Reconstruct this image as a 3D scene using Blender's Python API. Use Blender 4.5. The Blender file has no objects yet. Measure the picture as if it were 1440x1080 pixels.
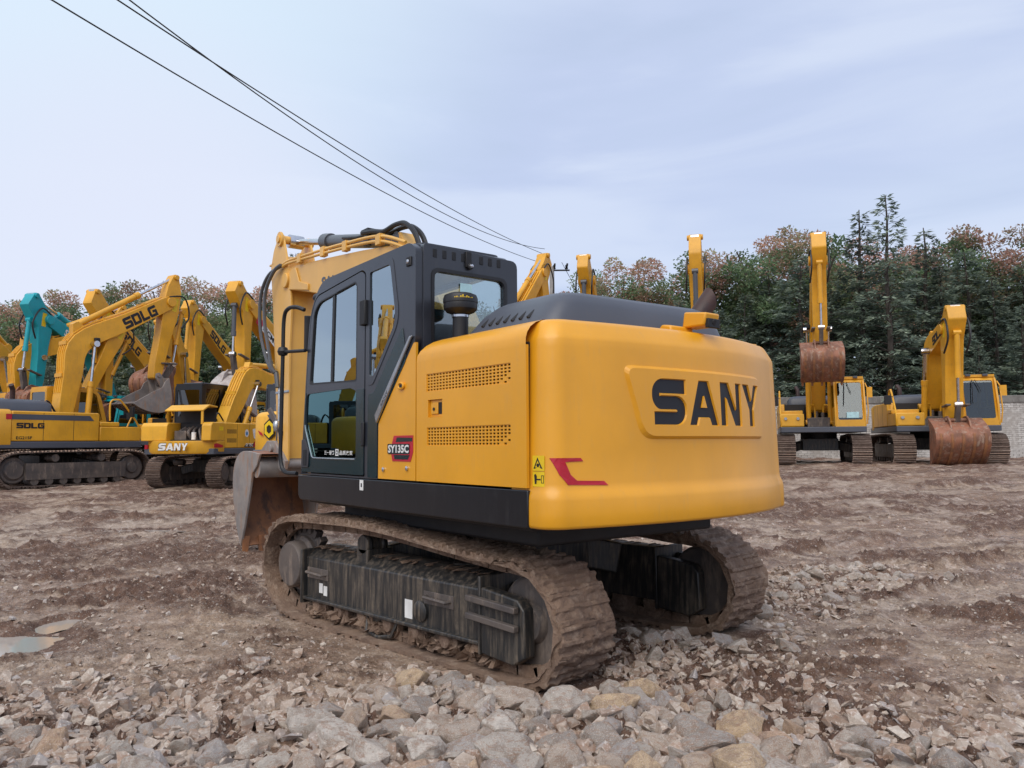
import bpy, bmesh, math, random
import numpy as np
from math import sin, cos, pi, radians, sqrt, atan2, hypot
from mathutils import Vector, Matrix, noise
from mathutils.geometry import tessellate_polygon
R = random.Random(7)
SC = bpy.context.scene
COL = SC.collection

# ------------------------------------------------------------------ mesh helper
class MB:
    def __init__(s):
        s.v = []; s.f = []; s.m = []
        s.mi = 0
    def add(s, vs, fs):
        o = len(s.v); s.v += [tuple(p) for p in vs]
        s.f += [tuple(i + o for i in f) for f in fs]; s.m += [s.mi] * len(fs); return s
    def box(s, x0, x1, y0, y1, z0, z1):
        return s.add([(x0,y0,z0),(x1,y0,z0),(x1,y1,z0),(x0,y1,z0),(x0,y0,z1),(x1,y0,z1),(x1,y1,z1),(x0,y1,z1)],
                     [(3,2,1,0),(4,5,6,7),(0,1,5,4),(1,2,6,5),(2,3,7,6),(3,0,4,7)])
    def beam(s, p0, p1, w, h, up=(0,0,1)):
        p0 = Vector(p0); p1 = Vector(p1); d = (p1 - p0).normalized(); sd = d.cross(Vector(up))
        if sd.length < 1e-4: sd = d.cross(Vector((0,1,0)))
        sd.normalize(); u = sd.cross(d); vs = []
        for p in (p0, p1):
            for a, b in ((-1,-1),(1,-1),(1,1),(-1,1)): vs.append(p + sd * (a * w / 2) + u * (b * h / 2))
        return s.add(vs, [(3,2,1,0),(4,5,6,7),(0,1,5,4),(1,2,6,5),(2,3,7,6),(3,0,4,7)])
    def prism(s, poly, a0, a1, ax='y'):
        n = len(poly)
        mp = {'y': lambda u, w, a: (u, a, w), 'x': lambda u, w, a: (a, u, w), 'z': lambda u, w, a: (u, w, a)}[ax]
        vs = [mp(u, w, a0) for u, w in poly] + [mp(u, w, a1) for u, w in poly]
        fs = [tuple(range(n))[::-1], tuple(range(n, 2*n))] + [(i, (i+1) % n, n + (i+1) % n, n + i) for i in range(n)]
        return s.add(vs, fs)
    def plate(s, outer, holes, a0, a1, ax='y', mp=None):
        mp = mp or {'y': lambda u, w, a: (u, a, w), 'x': lambda u, w, a: (a, u, w), 'z': lambda u, w, a: (u, w, a)}[ax]
        loops = [outer] + list(holes)
        flat = [p for l in loops for p in l]; n = len(flat)
        tr = tessellate_polygon([[Vector((u, w, 0)) for u, w in l] for l in loops])
        vs = [mp(u, w, a0) for u, w in flat] + [mp(u, w, a1) for u, w in flat]
        fs = [tuple(t)[::-1] for t in tr] + [tuple(i + n for i in t) for t in tr]
        o = 0
        for l in loops:
            k = len(l)
            for i in range(k):
                a, b = o + i, o + (i + 1) % k; fs.append((a, b, b + n, a + n))
            o += k
        return s.add(vs, fs)
    def grid(s, P, cu=False, cv=False):
        nu, nv = len(P), len(P[0]); vs = [p for r in P for p in r]; fs = []
        for i in range(nu if cu else nu - 1):
            for j in range(nv if cv else nv - 1):
                a, b = i, (i + 1) % nu; c, d = j, (j + 1) % nv
                fs.append((a*nv + c, b*nv + c, b*nv + d, a*nv + d))
        return s.add(vs, fs)
    def loft(s, rings, cap=True):
        o = len(s.v); n = len(rings[0]); s.grid(rings, cv=True)
        if cap:
            s.f.append(tuple(range(o, o + n))[::-1]); s.m.append(s.mi)
            e = o + n * (len(rings) - 1); s.f.append(tuple(range(e, e + n))); s.m.append(s.mi)
        return s
    def tube(s, pts, r, n=8, cap=True):
        pts = [Vector(p) for p in pts]; rings = []; prev = None
        for i, p in enumerate(pts):
            t = (pts[min(i+1, len(pts)-1)] - pts[max(i-1, 0)]).normalized()
            if prev is None:
                a = Vector((0,0,1)) if abs(t.z) < .9 else Vector((1,0,0)); u = t.cross(a).normalized()
            else:
                u = (prev - t * prev.dot(t)).normalized()
            prev = u; w = t.cross(u); rr = r[i] if isinstance(r, (list, tuple)) else r
            rings.append([p + (u * cos(2*pi*k/n) + w * sin(2*pi*k/n)) * rr for k in range(n)])
        return s.loft(rings, cap)
    def cyl(s, p0, p1, r0, r1=None, n=16):
        return s.tube([p0, p1], [r0, r0 if r1 is None else r1], n)
    def lathe(s, prof, c, ax=(0,0,1), n=24):
        c = Vector(c); ax = Vector(ax).normalized(); a = Vector((1,0,0)) if abs(ax.x) < .9 else Vector((0,1,0))
        u = ax.cross(a).normalized(); w = ax.cross(u)
        return s.loft([[c + ax * h + (u * cos(2*pi*k/n) + w * sin(2*pi*k/n)) * r for k in range(n)] for r, h in prof])
    def xf(s, M):
        s.v = [tuple(M @ Vector(p)) for p in s.v]; return s
    def mesh(s, name, mats, angle=35, smooth=True):
        me = bpy.data.meshes.new(name); me.from_pydata(s.v, [], s.f)
        for m in (mats if isinstance(mats, (list, tuple)) else [mats]): me.materials.append(m)
        if any(s.m): me.polygons.foreach_set('material_index', s.m)
        bm = bmesh.new(); bm.from_mesh(me); bmesh.ops.recalc_face_normals(bm, faces=bm.faces); bm.to_mesh(me); bm.free()
        if smooth:
            me.shade_smooth(); me.set_sharp_from_angle(angle=radians(angle))
        return me
def obj(name, mb, mat, parent=None, bevel=0, angle=35, loc=(0,0,0), rotz=0, smooth=True, seg=2):
    me = mb if isinstance(mb, bpy.types.Mesh) else mb.mesh(name, mat, angle, smooth)
    o = bpy.data.objects.new(name, me); COL.objects.link(o); o.parent = parent
    o.location = loc; o.rotation_euler = (0, 0, rotz)
    if bevel:
        b = o.modifiers.new('bevel', 'BEVEL'); b.width = bevel; b.segments = seg; b.limit_method = 'ANGLE'; b.angle_limit = radians(40); b.harden_normals = False
    return o
def tag(o, label=None, cat=None, group=None, kind=None):
    if label: o['label'] = label
    if cat: o['category'] = cat
    if group: o['group'] = group
    if kind: o['kind'] = kind
    return o
def empty(name, loc=(0,0,0), rotz=0, parent=None):
    o = bpy.data.objects.new(name, None); COL.objects.link(o); o.location = loc; o.rotation_euler = (0,0,rotz); o.parent = parent
    o.empty_display_size = .2
    return o
def copy_tree(o, parent=None):
    c = o.copy(); COL.objects.link(c); c.parent = parent
    for ch in list(o.children): copy_tree(ch, c)
    return c
def rounded(poly, r, n=4):
    out = []; k = len(poly)
    for i in range(k):
        p = Vector(poly[i]).to_2d(); a = Vector(poly[i-1]).to_2d() - p; b = Vector(poly[(i+1) % k]).to_2d() - p
        rr = r[i] if isinstance(r, (list, tuple)) else r
        d = min(rr, a.length * .45, b.length * .45)
        if d < 1e-4: out.append(tuple(p)); continue
        A = p + a.normalized() * d; B = p + b.normalized() * d
        for j in range(n + 1):
            t = j / n; q = A * (1-t)**2 + p * 2*t*(1-t) + B * t*t; out.append(tuple(q))
    return out
def spline(pts, n=6, closed=False):
    P = [Vector(p) for p in pts]; k = len(P); out = []
    for i in range(k if closed else k - 1):
        g = (lambda j: P[j % k]) if closed else (lambda j: P[min(max(j, 0), k-1)])
        a, b, c, d = g(i-1), g(i), g(i+1), g(i+2)
        for j in range(n):
            t = j / n
            out.append(.5 * ((2*b) + (c-a)*t + (2*a-5*b+4*c-d)*t*t + (3*b-a-3*c+d)*t**3))
    if not closed: out.append(P[-1])
    return out

# ------------------------------------------------------------------ materials
class NT:
    def __init__(s, name):
        s.mat = bpy.data.materials.new(name); s.mat.use_nodes = True; s.t = s.mat.node_tree; s.t.nodes.clear()
        s.out = s.n('ShaderNodeOutputMaterial')
    def n(s, typ, **kw):
        nd = s.t.nodes.new(typ)
        for k, v in kw.items():
            if k in nd.inputs: s.set(nd.inputs[k], v)
            else: setattr(nd, k, v)
        return nd
    def set(s, inp, v):
        if isinstance(v, bpy.types.NodeSocket): s.t.links.new(v, inp)
        elif isinstance(v, (tuple, list)) and len(v) == 3 and inp.type == 'RGBA': inp.default_value = (*v, 1)
        else: inp.default_value = v
    def coord(s, which='Object'): return s.n('ShaderNodeTexCoord').outputs[which]
    def pos(s): return s.n('ShaderNodeNewGeometry').outputs['Position']
    def mapping(s, vec, scale=(1,1,1), rot=(0,0,0)):
        m = s.n('ShaderNodeMapping'); s.t.links.new(vec, m.inputs['Vector']); m.inputs['Scale'].default_value = scale; m.inputs['Rotation'].default_value = rot
        return m.outputs['Vector']
    def noise(s, vec, scale, detail=4, rough=.55, out='Fac', dist=0):
        nd = s.n('ShaderNodeTexNoise'); s.t.links.new(vec, nd.inputs['Vector'])
        nd.inputs['Scale'].default_value = scale; nd.inputs['Detail'].default_value = detail; nd.inputs['Roughness'].default_value = rough; nd.inputs['Distortion'].default_value = dist
        return nd.outputs[out]
    def voro(s, vec, scale, feature='F1', out='Distance'):
        nd = s.n('ShaderNodeTexVoronoi', feature=feature); s.t.links.new(vec, nd.inputs['Vector']); nd.inputs['Scale'].default_value = scale
        return nd.outputs[out]
    def ramp(s, fac, a, b, lo=0., hi=1.):
        nd = s.n('ShaderNodeMapRange'); s.t.links.new(fac, nd.inputs['Value']); nd.interpolation_type = 'SMOOTHSTEP'
        for i, v in zip(('From Min','From Max','To Min','To Max'), (a, b, lo, hi)): nd.inputs[i].default_value = v
        return nd.outputs['Result']
    def mix(s, fac, a, b, typ='MIX'):
        nd = s.n('ShaderNodeMix', data_type='RGBA', blend_type=typ)
        s.set(nd.inputs[0], fac); s.set(nd.inputs[6], a); s.set(nd.inputs[7], b); return nd.outputs[2]
    def math(s, op, a, b=0.):
        nd = s.n('ShaderNodeMath', operation=op); s.set(nd.inputs[0], a); s.set(nd.inputs[1], b); return nd.outputs[0]
    def bump(s, h, strength, dist=.02, normal=None):
        nd = s.n('ShaderNodeBump'); s.t.links.new(h, nd.inputs['Height']); nd.inputs['Strength'].default_value = strength; nd.inputs['Distance'].default_value = dist
        if normal: s.t.links.new(normal, nd.inputs['Normal'])
        return nd.outputs['Normal']
    def principled(s, **kw):
        nd = s.n('ShaderNodeBsdfPrincipled')
        for k, v in kw.items(): s.set(nd.inputs[k.replace('_', ' ')], v)
        s.t.links.new(nd.outputs[0], s.out.inputs['Surface']); return nd
def rgbf(c, k): return tuple(min(1, x * k) for x in c)
def m_paint(name, col, rough=.38, coat=.3, dirt=.0, dirtcol=(.16,.12,.09), var=.12, metal=0., rnd=.0, streak=0.):
    t = NT(name); v = t.coord()
    n1 = t.noise(v, 1.3, 5); n2 = t.noise(t.mapping(v, (14,14,1.3)), 2.2, 5, .7); n3 = t.noise(v, 14, 5, .7)
    c = t.mix(t.ramp(n1, .3, .7), rgbf(col, 1 - var), rgbf(col, 1 + var*.6))
    if rnd:
        oi = t.n('ShaderNodeObjectInfo').outputs['Random']; c = t.mix(t.math('MULTIPLY', oi, rnd), c, rgbf(col, .62))
    if dirt:
        d = t.math('MULTIPLY', t.ramp(n2, .47, .75), t.ramp(n3, .35, .7)); d = t.math('MULTIPLY', d, dirt); c = t.mix(d, c, dirtcol)
        if streak: s_ = t.math('MULTIPLY', t.math('MULTIPLY', t.ramp(n2, .40, .64), t.ramp(n1, .30, .62, .35, 1.)), streak); c = t.mix(s_, c, dirtcol); d = t.math('MAXIMUM', d, s_)
        rr = t.math('ADD', t.math('MULTIPLY', d, .5), rough)
    else:
        rr = t.ramp(n3, .2, .8, rough - .06, rough + .1)
    p = t.principled(Base_Color=c, Roughness=rr, Metallic=metal, Coat_Weight=coat, Coat_Roughness=.27)
    t.t.links.new(t.bump(t.noise(t.mapping(v, (1,1,.5)), 2.6, 3), .10, .03), p.inputs['Normal'])
    return t.mat
def m_plain(name, col, rough=.5, metal=0., coat=0.):
    t = NT(name); v = t.coord(); n = t.noise(v, 9, 4)
    c = t.mix(t.ramp(n, .25, .75), rgbf(col, .85), rgbf(col, 1.12))
    t.principled(Base_Color=c, Roughness=t.ramp(n, .2, .8, max(.02, rough - .05), rough + .08), Metallic=metal, Coat_Weight=coat, Coat_Roughness=.08); return t.mat
def m_glass(name, tint, refl=.06, ior=1.5, rough=.0, gcol=(1,1,1)):
    t = NT(name); tr = t.n('ShaderNodeBsdfTransparent', Color=tint); gl = t.n('ShaderNodeBsdfGlossy', Roughness=rough, Color=gcol)
    fr = t.n('ShaderNodeFresnel', IOR=ior); f = t.math('ADD', fr.outputs[0], refl); mx = t.n('ShaderNodeMixShader')
    t.t.links.new(f, mx.inputs[0]); t.t.links.new(tr.outputs[0], mx.inputs[1]); t.t.links.new(gl.outputs[0], mx.inputs[2]); t.t.links.new(mx.outputs[0], t.out.inputs['Surface'])
    return t.mat
def m_rust(name, a, b, c3, rough=.75, metal=.0, scale=3.):
    t = NT(name); v = t.coord(); n1 = t.noise(v, scale, 6, .65); n2 = t.noise(t.mapping(v, (1,1,.25)), scale*3, 5, .7); n3 = t.noise(v, 40, 4, .7)
    c = t.mix(t.ramp(n1, .38, .62), a, b); c = t.mix(t.ramp(n2, .5, .68), c, c3)
    p = t.principled(Base_Color=c, Roughness=t.ramp(n1, .3, .7, rough-.2, rough+.1), Metallic=metal)
    t.t.links.new(t.bump(n3, .25, .01), p.inputs['Normal']); return t.mat
def m_mud(name, a, b, c3):
    t = NT(name); v = t.pos(); n1 = t.noise(v, 2.2, 6, .6); n2 = t.noise(v, 13, 6, .7); n3 = t.noise(v, 55, 5, .75); vo = t.voro(v, 30)
    c = t.mix(t.ramp(n1, .36, .62), a, b); c = t.mix(t.ramp(n2, .48, .7), c, c3)
    c = t.mix(t.ramp(n3, .45, .70, .0, .5), c, t.mix(.5, c, (.07,.05,.04)))
    p = t.principled(Base_Color=c, Roughness=t.ramp(n1, .3, .7, .62, .95))
    h = t.math('ADD', t.math('MULTIPLY', n2, 1.), t.math('MULTIPLY', n3, .6))
    t.t.links.new(t.bump(h, .9, .03), p.inputs['Normal']); return t.mat

YEL = (.77,.352,.012)
MAT = dict(
    yellow=m_paint('yellow_paint', YEL, .38, .30, .22, (.50,.32,.14), .09),
    yellow_boom=m_paint('sky_hazed_boom_paint', (.78,.43,.08), .42, .3, .4, (.62,.42,.22), .1),  # same yellow made paler: sky haze put into the colour, plus dust
    yellow_b=m_paint('weathered_yellow_paint', (.74,.36,.017), .45, .15, .5, (.24,.16,.08), .16),
    yellow_c=m_paint('pale_yellow_paint', (.76,.39,.024), .45, .15, .45, (.26,.19,.10), .14),
    teal=m_paint('teal_paint', (.0,.34,.40), .42, .15, .4, (.12,.14,.13), .14),
    darkgrey=m_paint('dark_grey_plastic', (.075,.083,.105), .42, .06, .2, (.14,.12,.11), .1),
    cabgrey=m_paint('dark_grey_cab_paint', (.026,.030,.041), .33, .25, .12, (.12,.11,.10), .1),
    cabblack=m_paint('blue_black_paint', (.003,.024,.032), .2, .25, .1, (.08,.08,.075), .1),
    skirt=m_paint('black_skirt_paint', (.006,.008,.012), .28, .2, .35, (.055,.052,.05), .15),
    rubber=m_plain('black_rubber', (.012,.012,.014), .45),
    black=m_plain('matte_black', (.010,.010,.012), .6),
    letter=m_plain('black_lettering', (.008,.009,.014), .5),
    steel=m_plain('chromed_steel', (.62,.62,.64), .16, 1.),
    greysteel=m_paint('grey_cylinder_paint', (.075,.082,.095), .38, .2, .25, (.2,.17,.14), .1),
    alum=m_plain('silver_trim', (.42,.44,.46), .25, .8),
    white=m_plain('white_vinyl', (.78,.78,.76), .4),
    red=m_plain('red_vinyl', (.46,.012,.03), .35),
    warn=m_plain('yellow_vinyl', (.80,.55,.01), .4),
    paleblue=m_plain('pale_blue_paper', (.45,.68,.72), .6),
    seat=m_plain('grey_seat_fabric', (.10,.11,.11), .8),
    glass=m_glass('cab_glass', (.66,.74,.75), .40, 1.55, 0., (.86,.98,1.)),
    darkglass=m_glass('dark_teal_glass', (.05,.15,.16), .12, 1.5, 0., (.55,.95,.95)),
    tinted=m_glass('tinted_glass', (.10,.125,.13), .08, 1.5),
    screen=m_glass('windscreen_glass', (.62,.72,.73), .12, 1.55),
    rustpipe=m_rust('rusty_exhaust_steel', (.035,.016,.014), (.06,.026,.02), (.02,.012,.012), .6),
    bucket=m_rust('rusty_bucket_steel', (.30,.12,.065), (.18,.085,.055), (.33,.23,.17)),
    bucketin=m_rust('brown_bucket_inside', (.34,.145,.06), (.22,.10,.05), (.13,.07,.045), .55),
    bucketgrey=m_rust('worn_grey_bucket_steel', (.31,.275,.25), (.23,.21,.20), (.34,.205,.135), .55, .1),
    ironworn=m_rust('greasy_iron', (.09,.08,.078), (.14,.115,.10), (.24,.19,.155), .6, .2),
    frame=m_paint('dusty_black_frame', (.020,.021,.022), .42, .15, .85, (.21,.165,.12), .2, streak=.36),
    trackmud=m_mud('caked_track_mud', (.31,.205,.14), (.20,.13,.092), (.39,.285,.21)),
    trackold=m_mud('rusty_track_steel', (.13,.088,.068), (.09,.062,.05), (.20,.15,.12)),
    tracktop=m_rust('worn_grouser_steel', (.56,.41,.32), (.44,.30,.23), (.62,.52,.44), .7),
    blackglass=m_glass('black_tinted_glass', (.03,.04,.045), .07, 1.5),
    screen2=m_glass('parked_windscreen_glass', (.50,.60,.62), .03, 1.5),
    whitebucket=m_rust('scoured_white_bucket_steel', (.48,.44,.42), (.36,.31,.29), (.30,.22,.18), .6),
)

# ------------------------------------------------------------------ world, sun, camera
SUN_EL, SUN_AZ = radians(50), radians(116)
w = bpy.data.worlds.new('World'); SC.world = w; w.use_nodes = True
nt = w.node_tree; nt.nodes.clear()
def wn(typ, **kw):
    nd = nt.nodes.new(typ)
    for k, v in kw.items(): setattr(nd, k, v)
    return nd
L = nt.links.new
tc = wn('ShaderNodeTexCoord'); sky = wn('ShaderNodeTexSky', sky_type='NISHITA', sun_disc=False)
sky.sun_elevation = SUN_EL; sky.sun_rotation = pi/2 - SUN_AZ; sky.dust_density = 3
mp = wn('ShaderNodeMapping'); mp.inputs['Scale'].default_value = (1, 1, 3.2); mp.inputs['Location'].default_value = (.35, .2, .1); L(tc.outputs['Generated'], mp.inputs[0])
n1 = wn('ShaderNodeTexNoise'); n1.inputs['Scale'].default_value = 1.15; n1.inputs['Detail'].default_value = 3; n1.inputs['Roughness'].default_value = .42; L(mp.outputs[0], n1.inputs['Vector'])
def wmap(sock, a, b):
    m = wn('ShaderNodeMapRange', interpolation_type='SMOOTHSTEP'); L(sock, m.inputs[0]); m.inputs[1].default_value = a; m.inputs[2].default_value = b; return m.outputs[0]
def wmix(f, a, b):
    m = wn('ShaderNodeMix', data_type='RGBA')
    for i, v in ((0, f), (6, a), (7, b)):
        if isinstance(v, bpy.types.NodeSocket): L(v, m.inputs[i])
        elif i: m.inputs[i].default_value = (*v, 1)
        else: m.inputs[0].default_value = v
    return m.outputs[2]
def wdot(d):
    m = wn('ShaderNodeVectorMath', operation='DOT_PRODUCT'); nn = wn('ShaderNodeVectorMath', operation='NORMALIZE'); L(tc.outputs['Generated'], nn.inputs[0]); L(nn.outputs[0], m.inputs[0])
    m.inputs[1].default_value = Vector(d).normalized(); return m.outputs['Value']
cloud = wmix(wmap(n1.outputs['Fac'], .36, .68), (4.9, 5.65, 7.6), (5.9, 6.7, 8.2))
mp2 = wn('ShaderNodeMapping'); mp2.inputs['Scale'].default_value = (1.2, 1.2, 6.5); mp2.inputs['Location'].default_value = (1.7, .4, 2.3); mp2.inputs['Rotation'].default_value = (.12, .05, .3); L(tc.outputs['Generated'], mp2.inputs[0])
n2 = wn('ShaderNodeTexNoise'); n2.inputs['Scale'].default_value = 1.5; n2.inputs['Detail'].default_value = 5; n2.inputs['Roughness'].default_value = .5; n2.inputs['Distortion'].default_value = .5; L(mp2.outputs[0], n2.inputs['Vector'])
cloud = wmix(wmap(n2.outputs['Fac'], .44, .62), cloud, (5.8, 6.5, 8.1))
cloud = wmix(wmap(n2.outputs['Fac'], .50, .28), cloud, (4.6, 5.4, 7.2))
cloud = wmix(wmap(wdot((.80,-.10,.58)), .80, 1.), cloud, (6.5, 7.7, 8.8))      # thin cloud, brightest up to the left
cloud = wmix(wmap(wdot((.93,-.33,.16)), .93, 1.), cloud, (6.8, 7.2, 8.5))       # pale bank low on the left
mx = wmix(.12, cloud, sky.outputs[0])
bg = wn('ShaderNodeBackground'); bg.inputs[1].default_value = .085; L(mx, bg.inputs[0])
wo = wn('ShaderNodeOutputWorld'); L(bg.outputs[0], wo.inputs[0])
sl = bpy.data.lights.new('sun', 'SUN'); sl.energy = 1.5; sl.angle = radians(58); sl.color = (1, .93, .82)
so = bpy.data.objects.new('sun', sl); COL.objects.link(so)
sd = Vector((cos(SUN_AZ)*cos(SUN_EL), sin(SUN_AZ)*cos(SUN_EL), sin(SUN_EL))); so.rotation_euler = sd.to_track_quat('Z', 'Y').to_euler()
CAMP = Vector((-4.9825, 4.7116, 1.4414)); YAW, PIT, ROL, FOC = -0.7781, 0.0762, -0.0064, 1098.42
cd = bpy.data.cameras.new('camera'); cam = bpy.data.objects.new('camera', cd); COL.objects.link(cam); SC.camera = cam
cd.sensor_width = 36; cd.sensor_fit = 'HORIZONTAL'; cd.lens = 36 * FOC / 1440; cd.clip_start = .05; cd.clip_end = 3000
fw = Vector((cos(YAW)*cos(PIT), sin(YAW)*cos(PIT), sin(PIT))); rt = Vector((sin(YAW), -cos(YAW), 0)); up = rt.cross(fw)
rt2 = rt * cos(ROL) + up * sin(ROL); up2 = up * cos(ROL) - rt * sin(ROL)
cam.matrix_world = Matrix(((rt2.x, up2.x, -fw.x, CAMP.x), (rt2.y, up2.y, -fw.y, CAMP.y), (rt2.z, up2.z, -fw.z, CAMP.z), (0,0,0,1)))
vs = SC.view_settings; vs.view_transform = 'Standard'; vs.look = 'None'; vs.exposure = .535; vs.gamma = 1
SC.cycles.max_bounces = 8; SC.cycles.transparent_max_bounces = 16; SC.cycles.use_denoising = True
FW2 = Vector((cos(YAW), sin(YAW))); RT2 = Vector((sin(YAW), -cos(YAW)))
def ground_pt(lat, dep): return (CAMP.x + FW2.x*dep + RT2.x*lat, CAMP.y + FW2.y*dep + RT2.y*lat)

# ------------------------------------------------------------------ lettering
def arc(cx, cy, rx, ry, a0, a1, n=7):
    return [(cx + rx*cos(radians(a0 + (a1-a0)*i/n)), cy + ry*sin(radians(a0 + (a1-a0)*i/n))) for i in range(n+1)]
GLYPH = {
 'S': (1.06, [[(1.06,1)] + arc(.34,.68,.34,.32,90,180) + arc(.30,.62,.30,.295,180,270) + [(.74,.325),(.74,.297),(.05,.297),(.05,0)] + arc(.74,.3,.32,.3,-90,0) + arc(.74,.36,.32,.28,0,90) + [(.28,.64),(.28,.668),(1.06,.668)]], []),
 'A': (1.06, [[(0,0),(.35,1),(.71,1),(1.06,0),(.77,0),(.70,.17),(.36,.17),(.29,0)]], [[(.44,.40),(.62,.40),(.53,.66)]]),
 'N': (.92, [[(0,0),(0,1),(.36,1),(.66,.40),(.66,1),(.92,1),(.92,0),(.60,0),(.26,.62),(.26,0)]], []),
 'Y': (.90, [[(.33,0),(.33,.40),(0,1),(.33,1),(.48,.64),(.62,1),(.90,1),(.60,.40),(.60,0)]], []),
 'z': (1.06, [[(1.06,1)] + arc(.34,.70,.34,.30,90,180) + arc(.30,.62,.30,.24,180,270) + [(.66,.38),(.66,.26),(.0,.26),(.0,0)] + arc(.74,.3,.32,.3,-90,0) + arc(.74,.36,.32,.26,0,90) + [(.38,.62),(.38,.74),(1.06,.74)]], []),
 's': (1.15, [[(0,0),(0,.25),(.82,.25),(.82,.38),(.12,.38),(0,.5),(0,.88),(.12,1),(1.15,1),(1.15,.75),(.33,.75),(.33,.62),(1.03,.62),(1.15,.5),(1.15,.12),(1.03,0)]], []),
 'd': (1.15, [[(0,0),(0,1),(1.0,1),(1.15,.84),(1.15,.16),(1.0,0)]], [[(.33,.25),(.33,.75),(.82,.75),(.82,.25)]]),
 'l': (1.05, [[(0,0),(0,1),(.33,1),(.33,.25),(1.05,.25),(1.05,0)]], []),
 'g': (1.15, [[(.15,0),(0,.16),(0,.84),(.15,1),(1.15,1),(1.15,.75),(.33,.75),(.33,.25),(.84,.25),(.84,.38),(.55,.38),(.55,.6),(1.15,.6),(1.15,0)]], []),
}
def glyphs(txt, gap=.09):
    x = 0; out = []
    for ch in txt:
        wd, loops, holes = GLYPH[ch]
        out.append(([[(u + x, v) for u, v in l] for l in loops], [[(u + x, v) for u, v in l] for l in holes])); x += wd + gap
    return out, x - gap
def put_text(name, txt, o, ux, uy, height, mat, parent, thick=.004, width=None, shear=0):
    """block lettering built flat on the plane spanned by ux, uy at o (lower left)"""
    G, W = glyphs(txt); o = Vector(o); ux = Vector(ux).normalized(); uy = Vector(uy).normalized(); nn = ux.cross(uy)
    sx = height if width is None else width / W; b = MB()
    for loops, holes in G:
        for l in loops: b.plate(l, holes, 0, thick, mp=lambda u, v, a: o + ux*((u + shear*v)*sx) + uy*(v*height) + nn*a)
    return obj(name, b, mat, parent, smooth=False)
def put_font(name, txt, o, ux, uy, height, mat, parent, width=None, bold=0., thick=.002, shear=0.):
    cu = bpy.data.curves.new('text', 'FONT'); cu.body = txt; cu.size = 1; cu.extrude = 0; cu.offset = bold; cu.shear = shear; cu.resolution_u = 2
    to = bpy.data.objects.new('text', cu); COL.objects.link(to)
    me = bpy.data.meshes.new_from_object(to.evaluated_get(bpy.context.evaluated_depsgraph_get()))
    bpy.data.objects.remove(to); bpy.data.curves.remove(cu)
    if not len(me.vertices): return None
    xs = [v.co.x for v in me.vertices]; ys = [v.co.y for v in me.vertices]; x0, x1, y0, y1 = min(xs), max(xs), min(ys), max(ys)
    o = Vector(o); ux = Vector(ux).normalized(); uy = Vector(uy).normalized(); nn = ux.cross(uy); sy = height/(y1-y0); sx = sy if width is None else width/(x1-x0)
    for v in me.vertices: v.co = o + ux*((v.co.x-x0)*sx) + uy*((v.co.y-y0)*sy) + nn*thick
    me.materials.clear(); me.materials.append(mat)
    ob = bpy.data.objects.new(name, me); COL.objects.link(ob); ob.parent = parent; return ob
# ------------------------------------------------------------------ terrain
def sstep(t): t = min(max(t, 0.), 1.); return t*t*(3 - 2*t)
def to_ld(x, y):
    dx, dy = x - CAMP.x, y - CAMP.y
    return dx*RT2.x + dy*RT2.y, dx*FW2.x + dy*FW2.y
def gz(x, y):                                        # broad lie of the yard: rises towards the back and the right
    la, de = to_ld(x, y); T = la / max(de, .1) if de > 0 else -.5
    return sstep((de - 8)/18) * (.33 + .35*min(max((T + .57)/.97, 0), 1)) - .03*(1 - sstep((de-8)/6))
PUDDLES = [(-4.0, 6.08, .56, .36), (-3.83, 6.75, .17, .24), (-4.45, 8.1, .42, .10), (-6.3, 13.2, .75, .16), (-5.0, 7.35, .35, .08)]
WATER = -.045
def in_track(x, y, m=0.):
    return -1.95 - m < x < 1.95 + m and (.70 - m < y < 1.29 + m or -1.29 - m < y < -.70 + m)
def near_track(x, y):
    dx = max(abs(x) - 1.7, 0); dy = max(abs(abs(y) - 1.0) - .27, 0); return hypot(dx, dy)
PRINTS = [((1.6,8.6),(13.,14.5)), ((2.6,7.6),(14.5,13.)), ((-2.,15.),(14.,19.)), ((-8.5,10.5),(-1.5,15.5)), ((-9.5,12.5),(-1.,18.)), ((3.,6.6),(8.,9.6))]
def clod(x, y):
    la, de = to_ld(x, y)
    s = noise.fractal(Vector((la*.42, de*.85, 4.)), .9, 2., 4) + .55*noise.fractal(Vector((x*1.5, y*1.5, 7.)), .8, 2.1, 3)
    c = sstep((s + .15)/.75)
    for pl, pd, pa, pb in PUDDLES:
        q = ((la - pl)/pa)**2 + ((de - pd)/pb)**2
        if q < 6: c = max(c, .95*math.exp(-((q - 1.1)/1.1)**2))
    for (l0, d0), (l1, d1) in PRINTS:
        if de < 5: break
        vx, vy = l1 - l0, d1 - d0; ll = hypot(vx, vy); t = ((la-l0)*vx + (de-d0)*vy)/ll
        if 0 < t < ll:
            n = abs(((la-l0)*vy - (de-d0)*vx)/ll + .25*sin(t*.5)); e = sstep(t/1.5)*sstep((ll-t)/1.5); c = c*(1 - .8*e*sstep((.44-n)/.12)) + .35*e*math.exp(-((n - .46)/.1)**2); c = min(c, 1)
    return max(c, .85*math.exp(-(((la + 4.6)/1.6)**2 + ((de - 10.5)/1.0)**2)), .8*math.exp(-(((la - 4.2)/2.4)**2 + ((de - 13.8)/.6)**2)), .7*math.exp(-(((la - .1)/.7)**2 + ((de - 5.0)/.35)**2)))
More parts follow.
